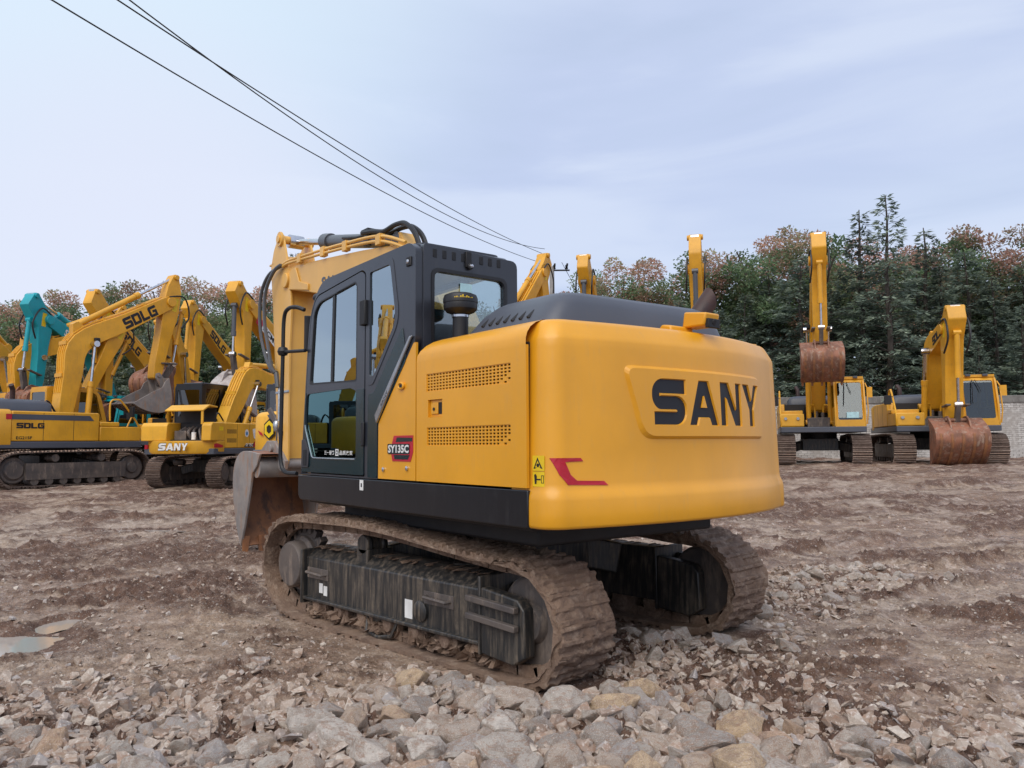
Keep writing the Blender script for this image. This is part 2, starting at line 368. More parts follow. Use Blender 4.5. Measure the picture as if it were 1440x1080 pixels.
def hgt(x, y):
    la, de = to_ld(x, y); g = gz(x, y); d = hypot(la, de); p = Vector((x, y, 0))
    if d > 90: return g + .15*noise.fractal(p*.05, 1., 2., 3)
    c = clod(x, y)
    a = .050*noise.fractal(p*.75 + Vector((3,1,0)), .9, 2.1, 3) + .05*(c - .35)*sstep((de - 3.5)/5)
    s = Vector((la*.32, de*1.25, 4.)); a += .035*noise.fractal(s, .8, 2., 3) * sstep((de - 5)/5)
    if de > 5:
        for (l0, d0), (l1, d1) in PRINTS:
            vx, vy = l1 - l0, d1 - d0; ll = hypot(vx, vy); t = ((la-l0)*vx + (de-d0)*vy)/ll
            if 0 < t < ll:
                n = ((la-l0)*vy - (de-d0)*vx)/ll + .25*sin(t*.5)
                if abs(n) < .42: e = sstep((.42 - abs(n))/.14)*sstep(t/1.5)*sstep((ll-t)/1.5); a = a*(1 - .6*e) + e*(-.045 + .022*max(0, sin(t*30.))) + .03*math.exp(-((abs(n) - .40)/.07)**2)*sstep(t/1.5)*sstep((ll-t)/1.5)
    if d < 45:
        a += .032*(.6 + c)*noise.fractal(p*2.7, .7, 2.2, 4)
        if d < 26: a += .030*(.5 + c)*noise.fractal(p*9, .55, 2.3, 4)*(1 - sstep((d-18)/8)) + .022*c*abs(noise.noise(p*15))*2
        if d < 11: a += .020*(.6 + c)*abs(noise.fractal(p*27, .5, 2.2, 3))*(1 - sstep((d-7)/4))
    n = near_track(x, y); k = sstep((n - .02)/.5); a = a*(.25 + .75*k) - .035*(1 - k)
    if abs(x) < 1.7 and abs(y) < .8: a -= .02
    for pl, pd, pa, pb in PUDDLES:
        q = ((la - pl)/pa)**2 + ((de - pd)/pb)**2
        q *= 1 + .7*noise.noise(p*2.3 + Vector((9,0,0)))
        if q < 2.6: e = 1 - sstep((q - .9)/1.7); a = a*(1 - e) + e*min(-.085 + .040*q + a*.15, .0)
    return g + a
def build_ground():
    yaw0 = YAW; half = radians(43)
    ang = [yaw0 + half - 2*half*i/660 for i in range(661)]
    ang += [yaw0 - half - (2*pi - 2*half)*i/80 for i in range(1, 80)]
    rad = [.3, .8, 1.4, 1.9, 2.3]; r = 2.5
    while r < 45: rad.append(r); r *= 1.0068
    while r < 1600: rad.append(r); r *= 1.22
    P = []
    for a in ang:
        ca, sa = cos(a), sin(a)
        P.append([(CAMP.x + ca*q, CAMP.y + sa*q, hgt(CAMP.x + ca*q, CAMP.y + sa*q)) for q in rad])
    b = MB(); b.grid(P, cu=True); o = len(b.v); c = (CAMP.x, CAMP.y, gz(CAMP.x, CAMP.y)); b.v.append(c); nr = len(rad)
    for i in range(len(ang)): b.f.append((o, ((i+1) % len(ang))*nr, i*nr)); b.m.append(0)
    me = bpy.data.meshes.new('ground'); me.from_pydata(b.v, [], b.f); me.shade_smooth(); at = me.attributes.new('clod', 'FLOAT', 'POINT'); at.data.foreach_set('value', [clod(q[0], q[1]) for q in b.v]); return me
def m_ground():
    t = NT('muddy_yard'); v = t.pos()
    big = t.noise(v, .16, 5, .6); mid = t.noise(v, .8, 6, .62, dist=.4); fine = t.noise(v, 5.5, 7, .72); gr = t.noise(v, 38, 5, .75); pb = t.voro(v, 26); pc = t.voro(v, 26, out='Color'); pb2 = t.voro(v, 70); pc2 = t.voro(v, 70, out='Color')
    cl = t.n('ShaderNodeAttribute', attribute_name='clod').outputs['Fac']; k = t.math('ADD', cl, t.math('MULTIPLY', t.math('SUBTRACT', fine, .5), .9)); k = t.math('ADD', k, t.math('MULTIPLY', t.math('SUBTRACT', mid, .5), .8)); k = t.ramp(k, .0, .80)
    flat = t.mix(t.ramp(big, .40, .62), (.44,.318,.225), (.475,.37,.285)); flat = t.mix(t.ramp(mid, .40, .60), flat, (.33,.208,.138)); flat = t.mix(t.ramp(fine, .42, .60), flat, t.mix(.55, flat, (.165,.095,.062)))
    dark = t.mix(t.ramp(fine, .36, .62), (.27,.155,.102), (.14,.073,.047))
    c = t.mix(k, flat, dark)
    c = t.mix(t.ramp(fine, .48, .32, 0, .6), c, (.64,.53,.455))
    bw = t.n('ShaderNodeRGBToBW'); t.t.links.new(pc, bw.inputs[0]); bw2 = t.n('ShaderNodeRGBToBW'); t.t.links.new(pc2, bw2.inputs[0])
    st = t.math('MULTIPLY', t.ramp(pb, .30, .18), t.ramp(bw.outputs[0], .52, .60)); c = t.mix(t.math('MULTIPLY', st, .8), c, (.70,.60,.52))
    st2 = t.math('MULTIPLY', t.ramp(pb2, .36, .2), t.ramp(bw2.outputs[0], .47, .56)); c = t.mix(t.math('MULTIPLY', st2, .6), c, (.66,.56,.49))
    c = t.mix(t.ramp(gr, .34, .54, .55, .0), c, (.09,.052,.038))  # hollows of the grain darkened: crevice shade put into the mud colour
    wet = t.math('MULTIPLY', t.ramp(k, .55, .15), t.ramp(mid, .40, .58))
    rg = t.math('SUBTRACT', .85, t.math('MULTIPLY', wet, .66))
    p = t.principled(Base_Color=c, Roughness=rg)
    h = t.math('ADD', t.math('MULTIPLY', fine, 1.1), t.math('ADD', t.math('MULTIPLY', gr, .40), t.math('ADD', t.math('MULTIPLY', st, .35), t.math('MULTIPLY', st2, .16))))
    h = t.math('MULTIPLY', h, t.math('ADD', t.math('MULTIPLY', k, .5), .5))
    t.t.links.new(t.bump(h, .9, .10), p.inputs['Normal']); return t.mat
def m_rock(name, a, b, c3, attr=False):
    t = NT(name)
    if attr: rnd = t.n('ShaderNodeAttribute', attribute_name='tint').outputs['Fac']; v = t.pos()
    else:
        rnd = t.n('ShaderNodeObjectInfo').outputs['Random']; ad = t.n('ShaderNodeVectorMath', operation='ADD'); t.t.links.new(t.coord(), ad.inputs[0]); t.t.links.new(t.math('MULTIPLY', rnd, 37.), ad.inputs[1]); v = ad.outputs[0]
    sc = 1. if not attr else 2.
    n1 = t.noise(v, 4*sc, 6, .65); n2 = t.noise(v, 22*sc, 6, .72); vn = t.noise(t.mapping(v, (1,1,5), (.5,.3,0)), 3.2*sc, 5, .6, dist=1.2); n4 = t.noise(v, 75, 4, .8)
    rp = t.n('ShaderNodeValToRGB'); t.t.links.new(t.math('FRACT', t.math('MULTIPLY', rnd, 7.31)), rp.inputs[0]); e = rp.color_ramp.elements; rp.color_ramp.interpolation = 'CONSTANT'
    cols = [a, b, c3, tuple(.5*(x + y) for x, y in zip(a, c3)), (.40,.365,.35), (.47,.375,.30)]
    while len(e) < len(cols): e.new(.5)
    for i_, cc_ in enumerate(cols): e[i_].position = i_/len(cols); e[i_].color = (*cc_, 1)
    c = t.mix(t.ramp(n1, .36, .62, .0, .55), rp.outputs[0], t.mix(.5, a, b))
    c = t.mix(t.ramp(t.noise(v, 2.1*sc, 5, .6), .46, .62, .0, .55), c, (.25,.165,.115))
    c = t.mix(t.ramp(vn, .52, .60), c, t.mix(.65, c, (.36,.22,.15))); c = t.mix(t.ramp(n2, .5, .72), c, (.74,.67,.60))
    c = t.mix(t.ramp(n2, .44, .30, 0, .45), c, (.24,.18,.145)); c = t.mix(t.ramp(n4, .6, .75, 0, .35), c, (.07,.06,.06))
    p = t.principled(Base_Color=c, Roughness=.82); h = t.math('ADD', n2, t.math('ADD', t.math('MULTIPLY', n4, .35), n1)); t.t.links.new(t.bump(h, .7, .02), p.inputs['Normal']); return t.mat
MAT['ground'] = m_ground()
MAT['rock_grey'] = m_rock('grey_limestone', (.50,.445,.385), (.33,.29,.26), (.64,.575,.505))
MAT['rock_tan'] = m_rock('ochre_limestone', (.60,.44,.27), (.48,.32,.21), (.54,.37,.27))
MAT['rubble'] = m_rock('rubble_limestone', (.48,.39,.32), (.34,.245,.19), (.62,.55,.47), True)
def m_water():
    t = NT('puddle_water'); p = t.principled(Base_Color=(.40,.36,.32), Roughness=.07, IOR=1.33, Specular_IOR_Level=.9)
    return t.mat
MAT['water'] = m_water()
ground = tag(bpy.data.objects.new('ground', build_ground()), kind='structure'); COL.objects.link(ground); ground.data.materials.append(MAT['ground'])
for i, (pl, pd, pa, pb) in enumerate(PUDDLES):
    x, y = ground_pt(pl, pd); b = MB(); ring = []
    for k in range(28):
        a = 2*pi*k/28; q = 1.25*(1 + .16*sin(3*a + i) + .1*sin(5*a + 2*i)); px, py = ground_pt(pl + pa*q*cos(a), pd + pb*q*sin(a)); ring.append((px - x, py - y, 0))
    b.add(ring, [tuple(range(28))])
    tag(obj('puddle', b, MAT['water'], loc=(x, y, gz(x, y) + WATER + .005*(i % 3)), smooth=False), kind='structure')

# ------------------------------------------------------------------ broken rock
def rock_geo(rng, sub=3, cuts=11):
    bm = bmesh.new(); n = rng.randint(13, 22) if sub > 2 else rng.randint(8, 12)
    for _ in range(n):
        v = Vector((rng.gauss(0,1), rng.gauss(0,1), rng.gauss(0,1))).normalized()*rng.uniform(.82, 1.12); bm.verts.new(v)
    h = bmesh.ops.convex_hull(bm, input=bm.verts); bmesh.ops.delete(bm, geom=[v for v in bm.verts if not v.link_faces], context='VERTS')
    if sub > 1:
        bmesh.ops.dissolve_limit(bm, angle_limit=radians(14), verts=bm.verts, edges=bm.edges)
    if sub > 2:
        bmesh.ops.bevel(bm, geom=bm.edges[:], offset=.045, segments=1, affect='EDGES', profile=.5); bmesh.ops.triangulate(bm, faces=bm.faces)
        bmesh.ops.subdivide_edges(bm, edges=[e for e in bm.edges if e.calc_length() > .22], cuts=2, use_grid_fill=True); bmesh.ops.triangulate(bm, faces=bm.faces)
    bm.verts.index_update(); V = np.array([v.co[:] for v in bm.verts]); F = [tuple(v.index for v in f.verts) for f in bm.faces]; bm.free()
    if sub > 2:
        off = rng.uniform(0, 50)
        for i in range(len(V)):
            p = Vector(V[i]); V[i] *= 1 + .075*noise.fractal(p*2.6 + Vector((off,0,0)), .8, 2., 3) + .022*noise.noise(p*7 + Vector((0,off,0)))
    V *= np.array([rng.uniform(.95,1.32), rng.uniform(.8,1.08), rng.uniform(.6,.95)]); return V, F
rr_ = random.Random(11); ROCKS = []
for i in range(22):
    V, F = rock_geo(rr_); me = bpy.data.meshes.new('rock'); me.from_pydata(V.tolist(), [], F); me.shade_smooth(); me.set_sharp_from_angle(angle=radians(12)); ROCKS.append(me)
placed = []
def try_rock(la, de, r, squeeze=.74):
    x, y = ground_pt(la, de)
    if in_track(x, y, r*.75): return None
    for (a, b, c) in placed:
        if (a-x)**2 + (b-y)**2 < ((r + c)*squeeze)**2: return None
    placed.append((x, y, r)); return x, y
def rock_obj(x, y, r, kind, rng):
    o = bpy.data.objects.new('rock', rng.choice(ROCKS).copy() if False else rng.choice(ROCKS)); COL.objects.link(o)
    o.location = (x, y, hgt(x, y) + r*rng.uniform(.02, .26)); o.rotation_euler = (rng.gauss(0,.28), rng.gauss(0,.28), rng.uniform(0, 6.28)); o.scale = [r*rng.uniform(.88,1.15) for _ in range(3)]
    o.material_slots and None
    return o
for me in ROCKS: me.materials.append(MAT['rock_grey'])
TANS = []
for me in ROCKS[:8]:
    m2 = me.copy(); m2.materials.clear(); m2.materials.append(MAT['rock_tan']); TANS.append(m2)
def add_rock(la, de, r, rng, group=None, squeeze=.74):
    q = try_rock(la, de, r, squeeze)
    if not q: return False
    tan = rng.random() < .22; o = rock_obj(*q, r, None, rng)
    if group: tag(o, group[0], 'rock', group[1]); return True
    if tan: o.data = rng.choice(TANS); tag(o, 'ochre tan broken rock lying among grey ones in the foreground rubble', 'rock', 'tan rocks in the foreground rubble')
    elif r > .125: tag(o, 'large pale grey angular boulder in the foreground rubble bed', 'rock', 'large grey rocks in the foreground rubble')
    else: tag(o, 'fist sized to head sized grey broken rock in the foreground rubble', 'rock', 'smaller grey rocks in the foreground rubble')
    return True
rg = random.Random(5); count = 0
for r_lo, r_hi, tries, want in ((.11,.15,1800,40), (.08,.11,5600,104), (.05,.08,9500,130)):
    got = 0
    for _ in range(tries):
        if got >= want: break
        de = rg.uniform(3.0, 5.5) if rg.random() < .75 else rg.uniform(3.0, 4.1); la = rg.uniform(-.72, .72)*de
        T = la/de; core = math.exp(-((T - .05)/.27)**4)
        lim = 3.75 + 1.15*core + .3*math.exp(-((T+.5)/.3)**2)
        if de > lim + rg.uniform(-.3, .2): continue
        if rg.random() > .22 + .78*core: continue
        if core < .4 and r_lo > .12: continue
        if add_rock(la, de, rg.uniform(r_lo, r_hi), rg, None, .70): got += 1; count += 1
got = 0
for _ in range(900):                                  # loose strip right of the machine
    if got >= 34: break
    de = rg.uniform(5.4, 8.6); la = de*rg.gauss(.20 + (de-5.4)*.055, .055)
    if add_rock(la, de, rg.uniform(.06, .115), rg, ('grey stone half sunk in the mud beside the far track', 'stones beside the far track'), .9): got += 1
got = 0
for _ in range(500):                                  # small heap
    if got >= 24: break
    la, de = 3.95 + rg.gauss(0, .26), 8.75 + rg.gauss(0, .2)
    if add_rock(la, de, rg.uniform(.05, .09), rg, ('whitish stone in the small heap on the mud at right', 'stones in the small heap'), .6): got += 1
# everything smaller: one mass
def build_rubble():
    rng = random.Random(3); base = [rock_geo(rng, 2, 11) for _ in range(10)]; VV = []; FF = []; TT = []; o = 0; n = 0
    while n < 13500:
        u = rng.random()
        if u < .55:
            de = 2.7 + rng.random()**.8*3.4; la = rng.uniform(-.74, .74)*de; T = la/de
            lim = 4.1 + 1.15*math.exp(-((T - .05)/.27)**4) + .75*math.exp(-((T+.5)/.22)**2)
            if de > lim + rng.gauss(0, .35): continue
            r = .014 + .058*rng.random()**1.7
        elif u < .70:
            de = rng.uniform(5.0, 9.3); la = de*rng.gauss(.18 + (de-5.)*.05, .075); r = .010 + .045*rng.random()**2
        else:
            de = 3.5*math.exp(rng.random()*1.45); la = rng.uniform(-.72, .72)*de; r = .009 + .03*rng.random()**2.5
        x, y = ground_pt(la, de)
        if in_track(x, y, .02): continue
        la2, de2 = la, de
        if any(((la-p[0])/p[2])**2 + ((de+.1-p[1])/p[3])**2 < 1.7 for p in PUDDLES): continue
        V, F = base[rng.randrange(10)]; a, b, c = rng.gauss(0,.5), rng.gauss(0,.5), rng.uniform(0, 6.28)
        M = np.array(Matrix.Rotation(c, 3, 'Z') @ Matrix.Rotation(b, 3, 'Y') @ Matrix.Rotation(a, 3, 'X'))
        VV.append(V @ M.T * r + np.array([x, y, hgt(x, y) + r*rng.uniform(-.25,.3)])); FF += [tuple(i + o for i in f) for f in F]; TT += [rng.random()]*len(F); o += len(V); n += 1
    me = bpy.data.meshes.new('rubble'); me.from_pydata(np.concatenate(VV).tolist(), [], FF); me.shade_smooth(); me.set_sharp_from_angle(angle=radians(15))
    at = me.attributes.new('tint', 'FLOAT', 'FACE'); at.data.foreach_set('value', TT); me.materials.append(MAT['rubble']); return me
rub = bpy.data.objects.new('rubble', build_rubble()); COL.objects.link(rub); tag(rub, 'loose rubble and stone chips spread over the mud', 'rubble', kind='stuff')
# ------------------------------------------------------------------ tracks (shared by every machine)
def resample(keys, n, k=10):
    P = spline([Vector((a, 0, b)) for a, b in keys], k, True); L = [0]
    for i in range(len(P)): L.append(L[-1] + (P[(i+1) % len(P)] - P[i]).length)
    out = []; tot = L[-1]; j = 0
    for i in range(n):
        s_ = tot*i/n
        while L[j+1] < s_: j += 1
        t = (s_ - L[j])/max(L[j+1]-L[j], 1e-6); p = P[j].lerp(P[(j+1) % len(P)], t); out.append(p)
    res = []
    for i in range(n):
        t = (out[(i+1) % n] - out[i-1]).normalized(); res.append((out[i], t))
    return res, tot
def belt_mesh(name, keys, yc, wd, n, mat, ny=1, mud=0., links=True, seed=0):
    S, tot = resample(keys, n); p2 = tot/n*.5; b = MB()
    def at(u):
        j = math.floor(u); f = u - j; c0, t0 = S[j % n]; c1, t1 = S[(j+1) % n]; m0, m1 = t0*(2*p2), t1*(2*p2)
        return c0*(2*f**3-3*f*f+1) + m0*(f**3-2*f*f+f) + c1*(-2*f**3+3*f*f) + m1*(f**3-f*f), t0.lerp(t1, f).normalized()
    for i, (c, t) in enumerate(S):
        nn = Vector((t.z, 0, -t.x))                  # outward
        prof = [(-1.06,-.012),(-1.06,.008),(-.98,.034),(-.88,.036),(-.76,.034),(-.66,.006),(-.45,.004),(-.25,.006),(-.14,.034),(-.02,.036),(.10,.034),(.20,.006),(.42,.004),(.62,.006),(.72,.034),(.84,.036),(.95,.034),(1.06,.008),(1.06,-.012)] if mud > .01 else [(-.97,-.012),(-.97,.045),(-.70,.045),(-.62,.0),(-.24,.0),(-.16,.045),(.16,.045),(.24,.0),(.62,.0),(.70,.045),(.97,.045),(.97,-.012)]
        rows = []
        jig = R.gauss(0, .004) if mud else 0
        for j in range(ny + 1):
            y = yc - wd/2 + wd*j/ny; row = []
            for k, (a, h) in enumerate(prof):
                if mud and 0 < k < len(prof)-1:
                    q = Vector((c.x*1. + a*.09, y, c.z + h)); fill = .5 + .5*noise.noise(q*3.1 + Vector((seed,0,7)))
                    h = h + (max(0, .030 - h))*min(1, max(0, fill*1.7 - .5)) + (.030*max(0, noise.fractal(q*6.5 + Vector((0,0,seed)), .6, 2., 4)) + (.014 if c.z < .62 else 0) if c.x < -1.25 else 0) + mud*noise.fractal(q*15 + Vector((seed,3,0)), .6, 2.1, 4) + mud*.7*noise.noise(q*45) + jig
                    y2 = y + (mud*.9*noise.noise(q*17) if 0 < j < ny else mud*1.5*noise.noise(q*21))
                else: y2 = y
                if mud > .01: cc, tt = at(i + a*.5); p = cc + Vector((tt.z, 0, -tt.x))*h
                else: p = c + t*(a*p2) + nn*h
                row.append((p.x, y2, p.z))
            rows.append(row)
        o = len(b.v); b.grid(rows, cv=True); m = len(prof)
        if mud and mud < .01:
            for q_ in range(ny):
                for k in (1, 2, 3, 5, 6, 7, 9, 10): b.m[-(ny*m) + q_*m + k] = 1 if k in (2, 6, 10) else 0
        b.f.append(tuple(range(o, o+m))); b.m.append(0); e = o + m*ny; b.f.append(tuple(range(e, e+m))[::-1]); b.m.append(0)
        if links:
            for sy in (-1, 1):
                y0 = yc + sy*.085; q = [c + t*(a*p2) + nn*h for a, h in ((-1.05,-.085),(-1.05,-.014),(1.05,-.014),(1.05,-.085))]
                b.add([(p.x, y0-.022, p.z) for p in q] + [(p.x, y0+.022, p.z) for p in q], [(0,1,2,3),(7,6,5,4),(0,4,5,1),(1,5,6,2),(2,6,7,3),(3,7,4,0)])
    return b.mesh(name, [mat, MAT['tracktop']], 30)
def wheel_mesh(name, mat, r, wd, hub=.5, n=28, teeth=0):
    b = MB(); b.lathe([(0,-wd/2),(r*.92,-wd/2),(r,-wd/2+.02),(r,wd/2-.02),(r*.92,wd/2),(r*hub*1.25,wd/2),(r*hub,wd/2+.05),(0,wd/2+.05)], (0,0,0), (0,1,0), n)
    for k in range(teeth):
        a = 2*pi*k/teeth; b.beam((r*.9*cos(a),0,r*.9*sin(a)), ((r+.05)*cos(a),0,(r+.05)*sin(a)), .05, .07, (0,1,0))
    return b.mesh(name, mat, 30)

# ------------------------------------------------------------------ the near excavator
SLEW = -0.1168
ex = tag(empty('excavator'), 'big yellow and black excavator in the foreground with large black letters on its counterweight', 'excavator')
U = lambda name, mb, mat, bevel=0, angle=35, parent=None, **k: obj(name, mb, mat, parent or ex, bevel, angle, rotz=SLEW if parent is None else 0, **k)
# --- undercarriage
KEYS = [(1.36,-.035),(1.58,.045),(1.74,.175),(1.80,.37),(1.745,.575),(1.58,.715),(1.36,.770),(.85,.785),(.35,.790),(-.15,.765),(-.7,.715),(-1.2,.675),(-1.50,.655),(-1.70,.545),(-1.815,.33),(-1.77,.13),(-1.62,-.01),(-1.40,-.055),(-.7,-.062),(0,-.06),(.7,-.058)]
KEYS = [(x, z + .012) for x, z in KEYS]
b = MB(); b.prism([(-.62,-.5),(.62,-.5),(.62,.5),(-.62,.5)], .36, .72, 'z')
for sx in (-1, 1):
    for sy in (-1, 1): b.beam((sx*.3, sy*.4, .56), (sx*.62, sy*.86, .44), .26, .26)
obj('car_body', b, MAT['frame'], ex, .015)
b = MB(); b.cyl((0,0,.70), (0,0,.93), .56, n=40); b.cyl((0,0,.78), (0,0,.86), .61, n=40); obj('slew_ring', b, MAT['black'], ex)
for s in (1, -1):
    yc = s*.995
    keys = KEYS
    tr = obj('track', belt_mesh('track', keys, yc, .5, 46, MAT['trackmud'], 18, .012, True, s*9), MAT['trackmud'], ex)
    fr = MB(); o_ = s*1.16
    # box section beam with sloping top, outer web, bottom flange
    fr.prism([(yc + s*.135, .13), (yc + s*.150, .13), (yc + s*.150, .47), (yc + s*.02, .56), (yc - s*.16, .56), (yc - s*.20, .13)], -1.08, 1.20, 'x')
    fr.box(-1.10, 1.22, *(sorted((yc + s*.10, yc + s*.185))), .112, .14)
    fr.box(1.20, 1.225, *(sorted((yc - s*.20, yc + s*.20))), .08, .54)
    fr.box(-1.10, -1.075, *(sorted((yc - s*.20, yc + s*.20))), .06, .57)
    fo = obj('track_frame', fr, MAT['frame'], tr, .008)
    g = MB(); g.prism([(-1.10,.16),(-1.10,.50),(-1.44,.46),(-1.50,.40),(-1.51,.11),(-1.40,.045),(-1.10,.07)], yc + s*.10, yc + s*.195)
    g.prism([(-1.10,.16),(-1.10,.50),(-1.44,.46),(-1.50,.40),(-1.51,.11),(-1.40,.045),(-1.10,.07)], yc - s*.195, yc - s*.10)
    obj('idler_guard', g, MAT['frame'], tr, .012)
    st = MB()
    for z in (.40, .285): st.beam((-.98, yc + s*.205, z + .02), (-1.46, yc + s*.222, z), .045, .04)
    obj('step_bar', st, MAT['ironworn'], tr, .006)
    for x in (1.0, -.62):
        hd = MB(); hd.tube([(x + .13, yc + s*.148, .36), (x + .12, yc + s*.20, .355), (x - .12, yc + s*.20, .345), (x - .13, yc + s*.148, .35)], .013, 6)
        hd.box(x - .16, x + .17, *sorted((yc + s*.149, yc + s*.158)), .30, .39)
        obj('grab_step', hd, MAT['ironworn'], tr, .004)
    if s == 1:
        for bx in ((.93,.985,.19,.27), (.86,.915,.175,.255), (-.31,-.22,.165,.30)):
            lb = MB(); lb.box(bx[0], bx[1], yc + .150, yc + .153, bx[2], bx[3]); obj('sticker', lb, MAT['white'], tr, smooth=False)
        cv = MB(); cv.lathe([(0,0),(.075,0),(.075,.02),(.06,.03),(0,.03)], (-.42, yc + .150, .24), (0,1,0), 20); obj('cover_plate', cv, MAT['frame'], tr)
    ob = obj('sprocket', wheel_mesh('sprocket', MAT['ironworn'], .30, .07, teeth=21), MAT['ironworn'], tr, loc=(1.43, yc, .375))
    fd = MB(); fd.lathe([(0,-.05),(.24,-.05),(.24,.07),(.205,.09),(.20,.17),(.185,.195),(.05,.20),(0,.20)], (1.43, yc, .385), (0, s, 0), 36); obj('final_drive', fd, MAT['ironworn'], tr, .004)
    obj('idler', wheel_mesh('idler', MAT['ironworn'], .30, .12, .35), MAT['ironworn'], tr, loc=(-1.45, yc, .30), rotz=0 if s > 0 else pi)
    rm = MB(); rm.lathe([(0,-.16),(.05,-.16),(.06,-.13),(.11,-.13),(.11,-.08),(.085,-.06),(.085,.06),(.11,.08),(.11,.13),(.06,.13),(.05,.16),(0,.16)], (0,0,0), (0,1,0), 18); rm = rm.mesh('roller', MAT['trackmud'])
    for k in range(7): obj('track_roller', rm, None, tr, loc=(1.02 - .34*k, yc, .075))
    cr = MB(); cr.lathe([(0,-.10),(.075,-.10),(.085,-.06),(.07,-.04),(.07,.04),(.085,.06),(.075,.10),(0,.10)], (.42, yc, .635), (0,1,0), 18); cr.box(.34,.50, *sorted((yc - s*.16, yc + s*.10)), .50, .60); cr.box(.40,.44, *sorted((yc + s*.02, yc + s*.09)), .5, .68)
    obj('carrier_roller', cr, MAT['frame'], tr, .005)
    # thick mud caked over the shoes round the idler end
    S_, _t = resample(keys, 320, 20); rows = []; sel = [k for k, (c, t) in enumerate(S_) if c.x < -.95 and not (c.z < .1 and c.x > -1.55)]
    for k in sel:
        c, t = S_[k]; nn = Vector((t.z, 0, -t.x)); row = []; lo = 1 if c.z > .6 else 0
        for j in range(41):
            y = yc - .262 + .524*j/40; q = Vector((c.x, y, c.z)); led = ((k*46/320.) % 1.)
            e = min(1, (k - sel[0])/14, (sel[-1] - k)/6); hh = .003 + .026*noise.fractal(q*4.5 + Vector((s*5,0,0)), .7, 2., 3) + .016*noise.fractal(q*14, .6, 2.2, 4) + .018*led + .010*abs(noise.noise(q*30)) + (.010 if c.z < .55 else 0)
            hh = (hh - (.02 if c.z > .62 and c.x > -1.3 else 0))*e - .02*(1 - e); p = c + nn*(hh + .004); row.append((p.x, y + .012*noise.noise(q*12)*(1 if 0 < j < 40 else 1.6), p.z))
        rows.append(row)
    mc = MB(); mc.grid(rows); obj('mud_crust', mc, MAT['trackmud'], tr, angle=60)
    # chain guide under the frame
    cg = MB(); cg.tube([(.30, yc + s*.12, .12), (.26, yc + s*.16, -.005), (.10, yc + s*.17, -.03), (-.06, yc + s*.16, .0), (-.10, yc + s*.12, .12)], .016, 6); cg.prism([(.27,.11),(.24,.01),(.10,-.01),(-.04,.01),(-.07,.11)], yc + s*.10, yc + s*.12); obj('chain_guide', cg, MAT['frame'], tr)
    # dried mud lumps on the lower run
    ml = MB(); q = random.Random(4 + s)
    for _ in range(90):
        V, F = rock_geo(q, 1, 6); x = q.uniform(-1.2, 1.15); r = q.uniform(.025, .07); ml.add([(x + v[0]*r, yc + s*q.uniform(.02, .19) + v[1]*r, .0 + r*.3 + v[2]*r + (.05 if q.random() < .25 else 0)) for v in V], F)
    for _ in range(60):
        V, F = rock_geo(q, 1, 6); x = q.uniform(-1.0, 1.15); r = q.uniform(.015, .045); ml.add([(x + v[0]*r, yc + s*q.uniform(-.1, .1) + v[1]*r, .555 + v[2]*r*.5) for v in V], F)
    tag(obj('mud_clods', ml, MAT['trackmud'], tr), kind='stuff')

# --- upper structure floor and skirts
b = MB(); b.box(-1.95, 1.22, -1.09, 1.20, .93, 1.165); b.box(-1.75, .95, -.70, .98, .80, .935); U('deck', b, MAT['black'], .02)  # lower box is an added black slab standing in for shade underneath
b = MB(); pr = rounded([(-1.978,.955),(1.29,.955),(1.335,1.0),(1.335,1.172),(-1.978,1.172)], [0,.12,.05,.01,0]); b.prism(pr, 1.205, 1.252); U('side_skirt', b, MAT['skirt'], .006)
b = MB(); b.prism([(min(max(x, -1.93), 1.335), z) for x, z in pr], -1.15, -1.10); U('side_skirt', b, MAT['skirt'], .006)
lb = MB(); lb.box(.055, .115, 1.2525, 1.2545, 1.085, 1.165); so_ = U('skirt_label', lb, MAT['white'], smooth=False)
lb = MB(); lb.box(.075, .095, 1.2548, 1.2556, 1.11, 1.14); obj('label_mark', lb, MAT['black'], so_, smooth=False)

# --- counterweight
def cw_x(y): return -2.305 + (.085 if y > 0 else .165)*(y/.95)**2
def cw_ring(z, ins, bulge=0.):
    yo = 1.25 - ins*.85; rc = .13; pts = []
    ys = [yo - rc - (2*(yo - rc))*i/48 for i in range(49)]
    for y in ys: pts.append((cw_x(y) + ins - bulge*(1 - (y/1.25)**2), y, z))
    xl, xe = pts[0][0], pts[-1][0]
    for i in range(1, 9): a = radians(90*i/8); pts.append((xe + rc*(1 - cos(a)), -(yo - rc) - rc*sin(a), z))
    a_, b_ = max(-1.99, xe + rc + .006), max(-1.99, xl + rc + .006); pts.append((a_, -yo, z)); pts.append((max(-1.80, a_ + .01), -yo, z)); pts.append((max(-1.80, b_ + .01), yo, z)); pts.append((b_, yo, z))
    for i in range(1, 9)[::-1]: a = radians(90*i/8); pts.append((xl + rc*(1 - cos(a)), (yo - rc) + rc*sin(a), z))
    return pts
prof = [(.953,.045,.03),(.955,.026,.03),(.962,.014,.03),(.975,.009,.03),(1.04,.009,.03),(1.115,.010,.028),(1.14,.013,.022),(1.165,.022,.012),(1.185,.029,.006),(1.21,.031,0),(1.4,.037,0),(1.6,.043,0),(1.8,.049,0),(2.0,.055,0),(2.045,.057,0),(2.06,.061,0),(2.075,.068,0),(2.145,.108,0),(2.160,.120,0),(2.172,.138,0),(2.180,.168,0),(2.184,.24,0)]
cw_ins = lambda z: float(np.interp(z, [p[0] for p in prof], [p[1] for p in prof])); cw_blg = lambda z: float(np.interp(z, [p[0] for p in prof], [p[2] for p in prof]))
b = MB(); b.loft([cw_ring(*q) for q in prof]); cw = U('counterweight', b, MAT['yellow'], angle=60)
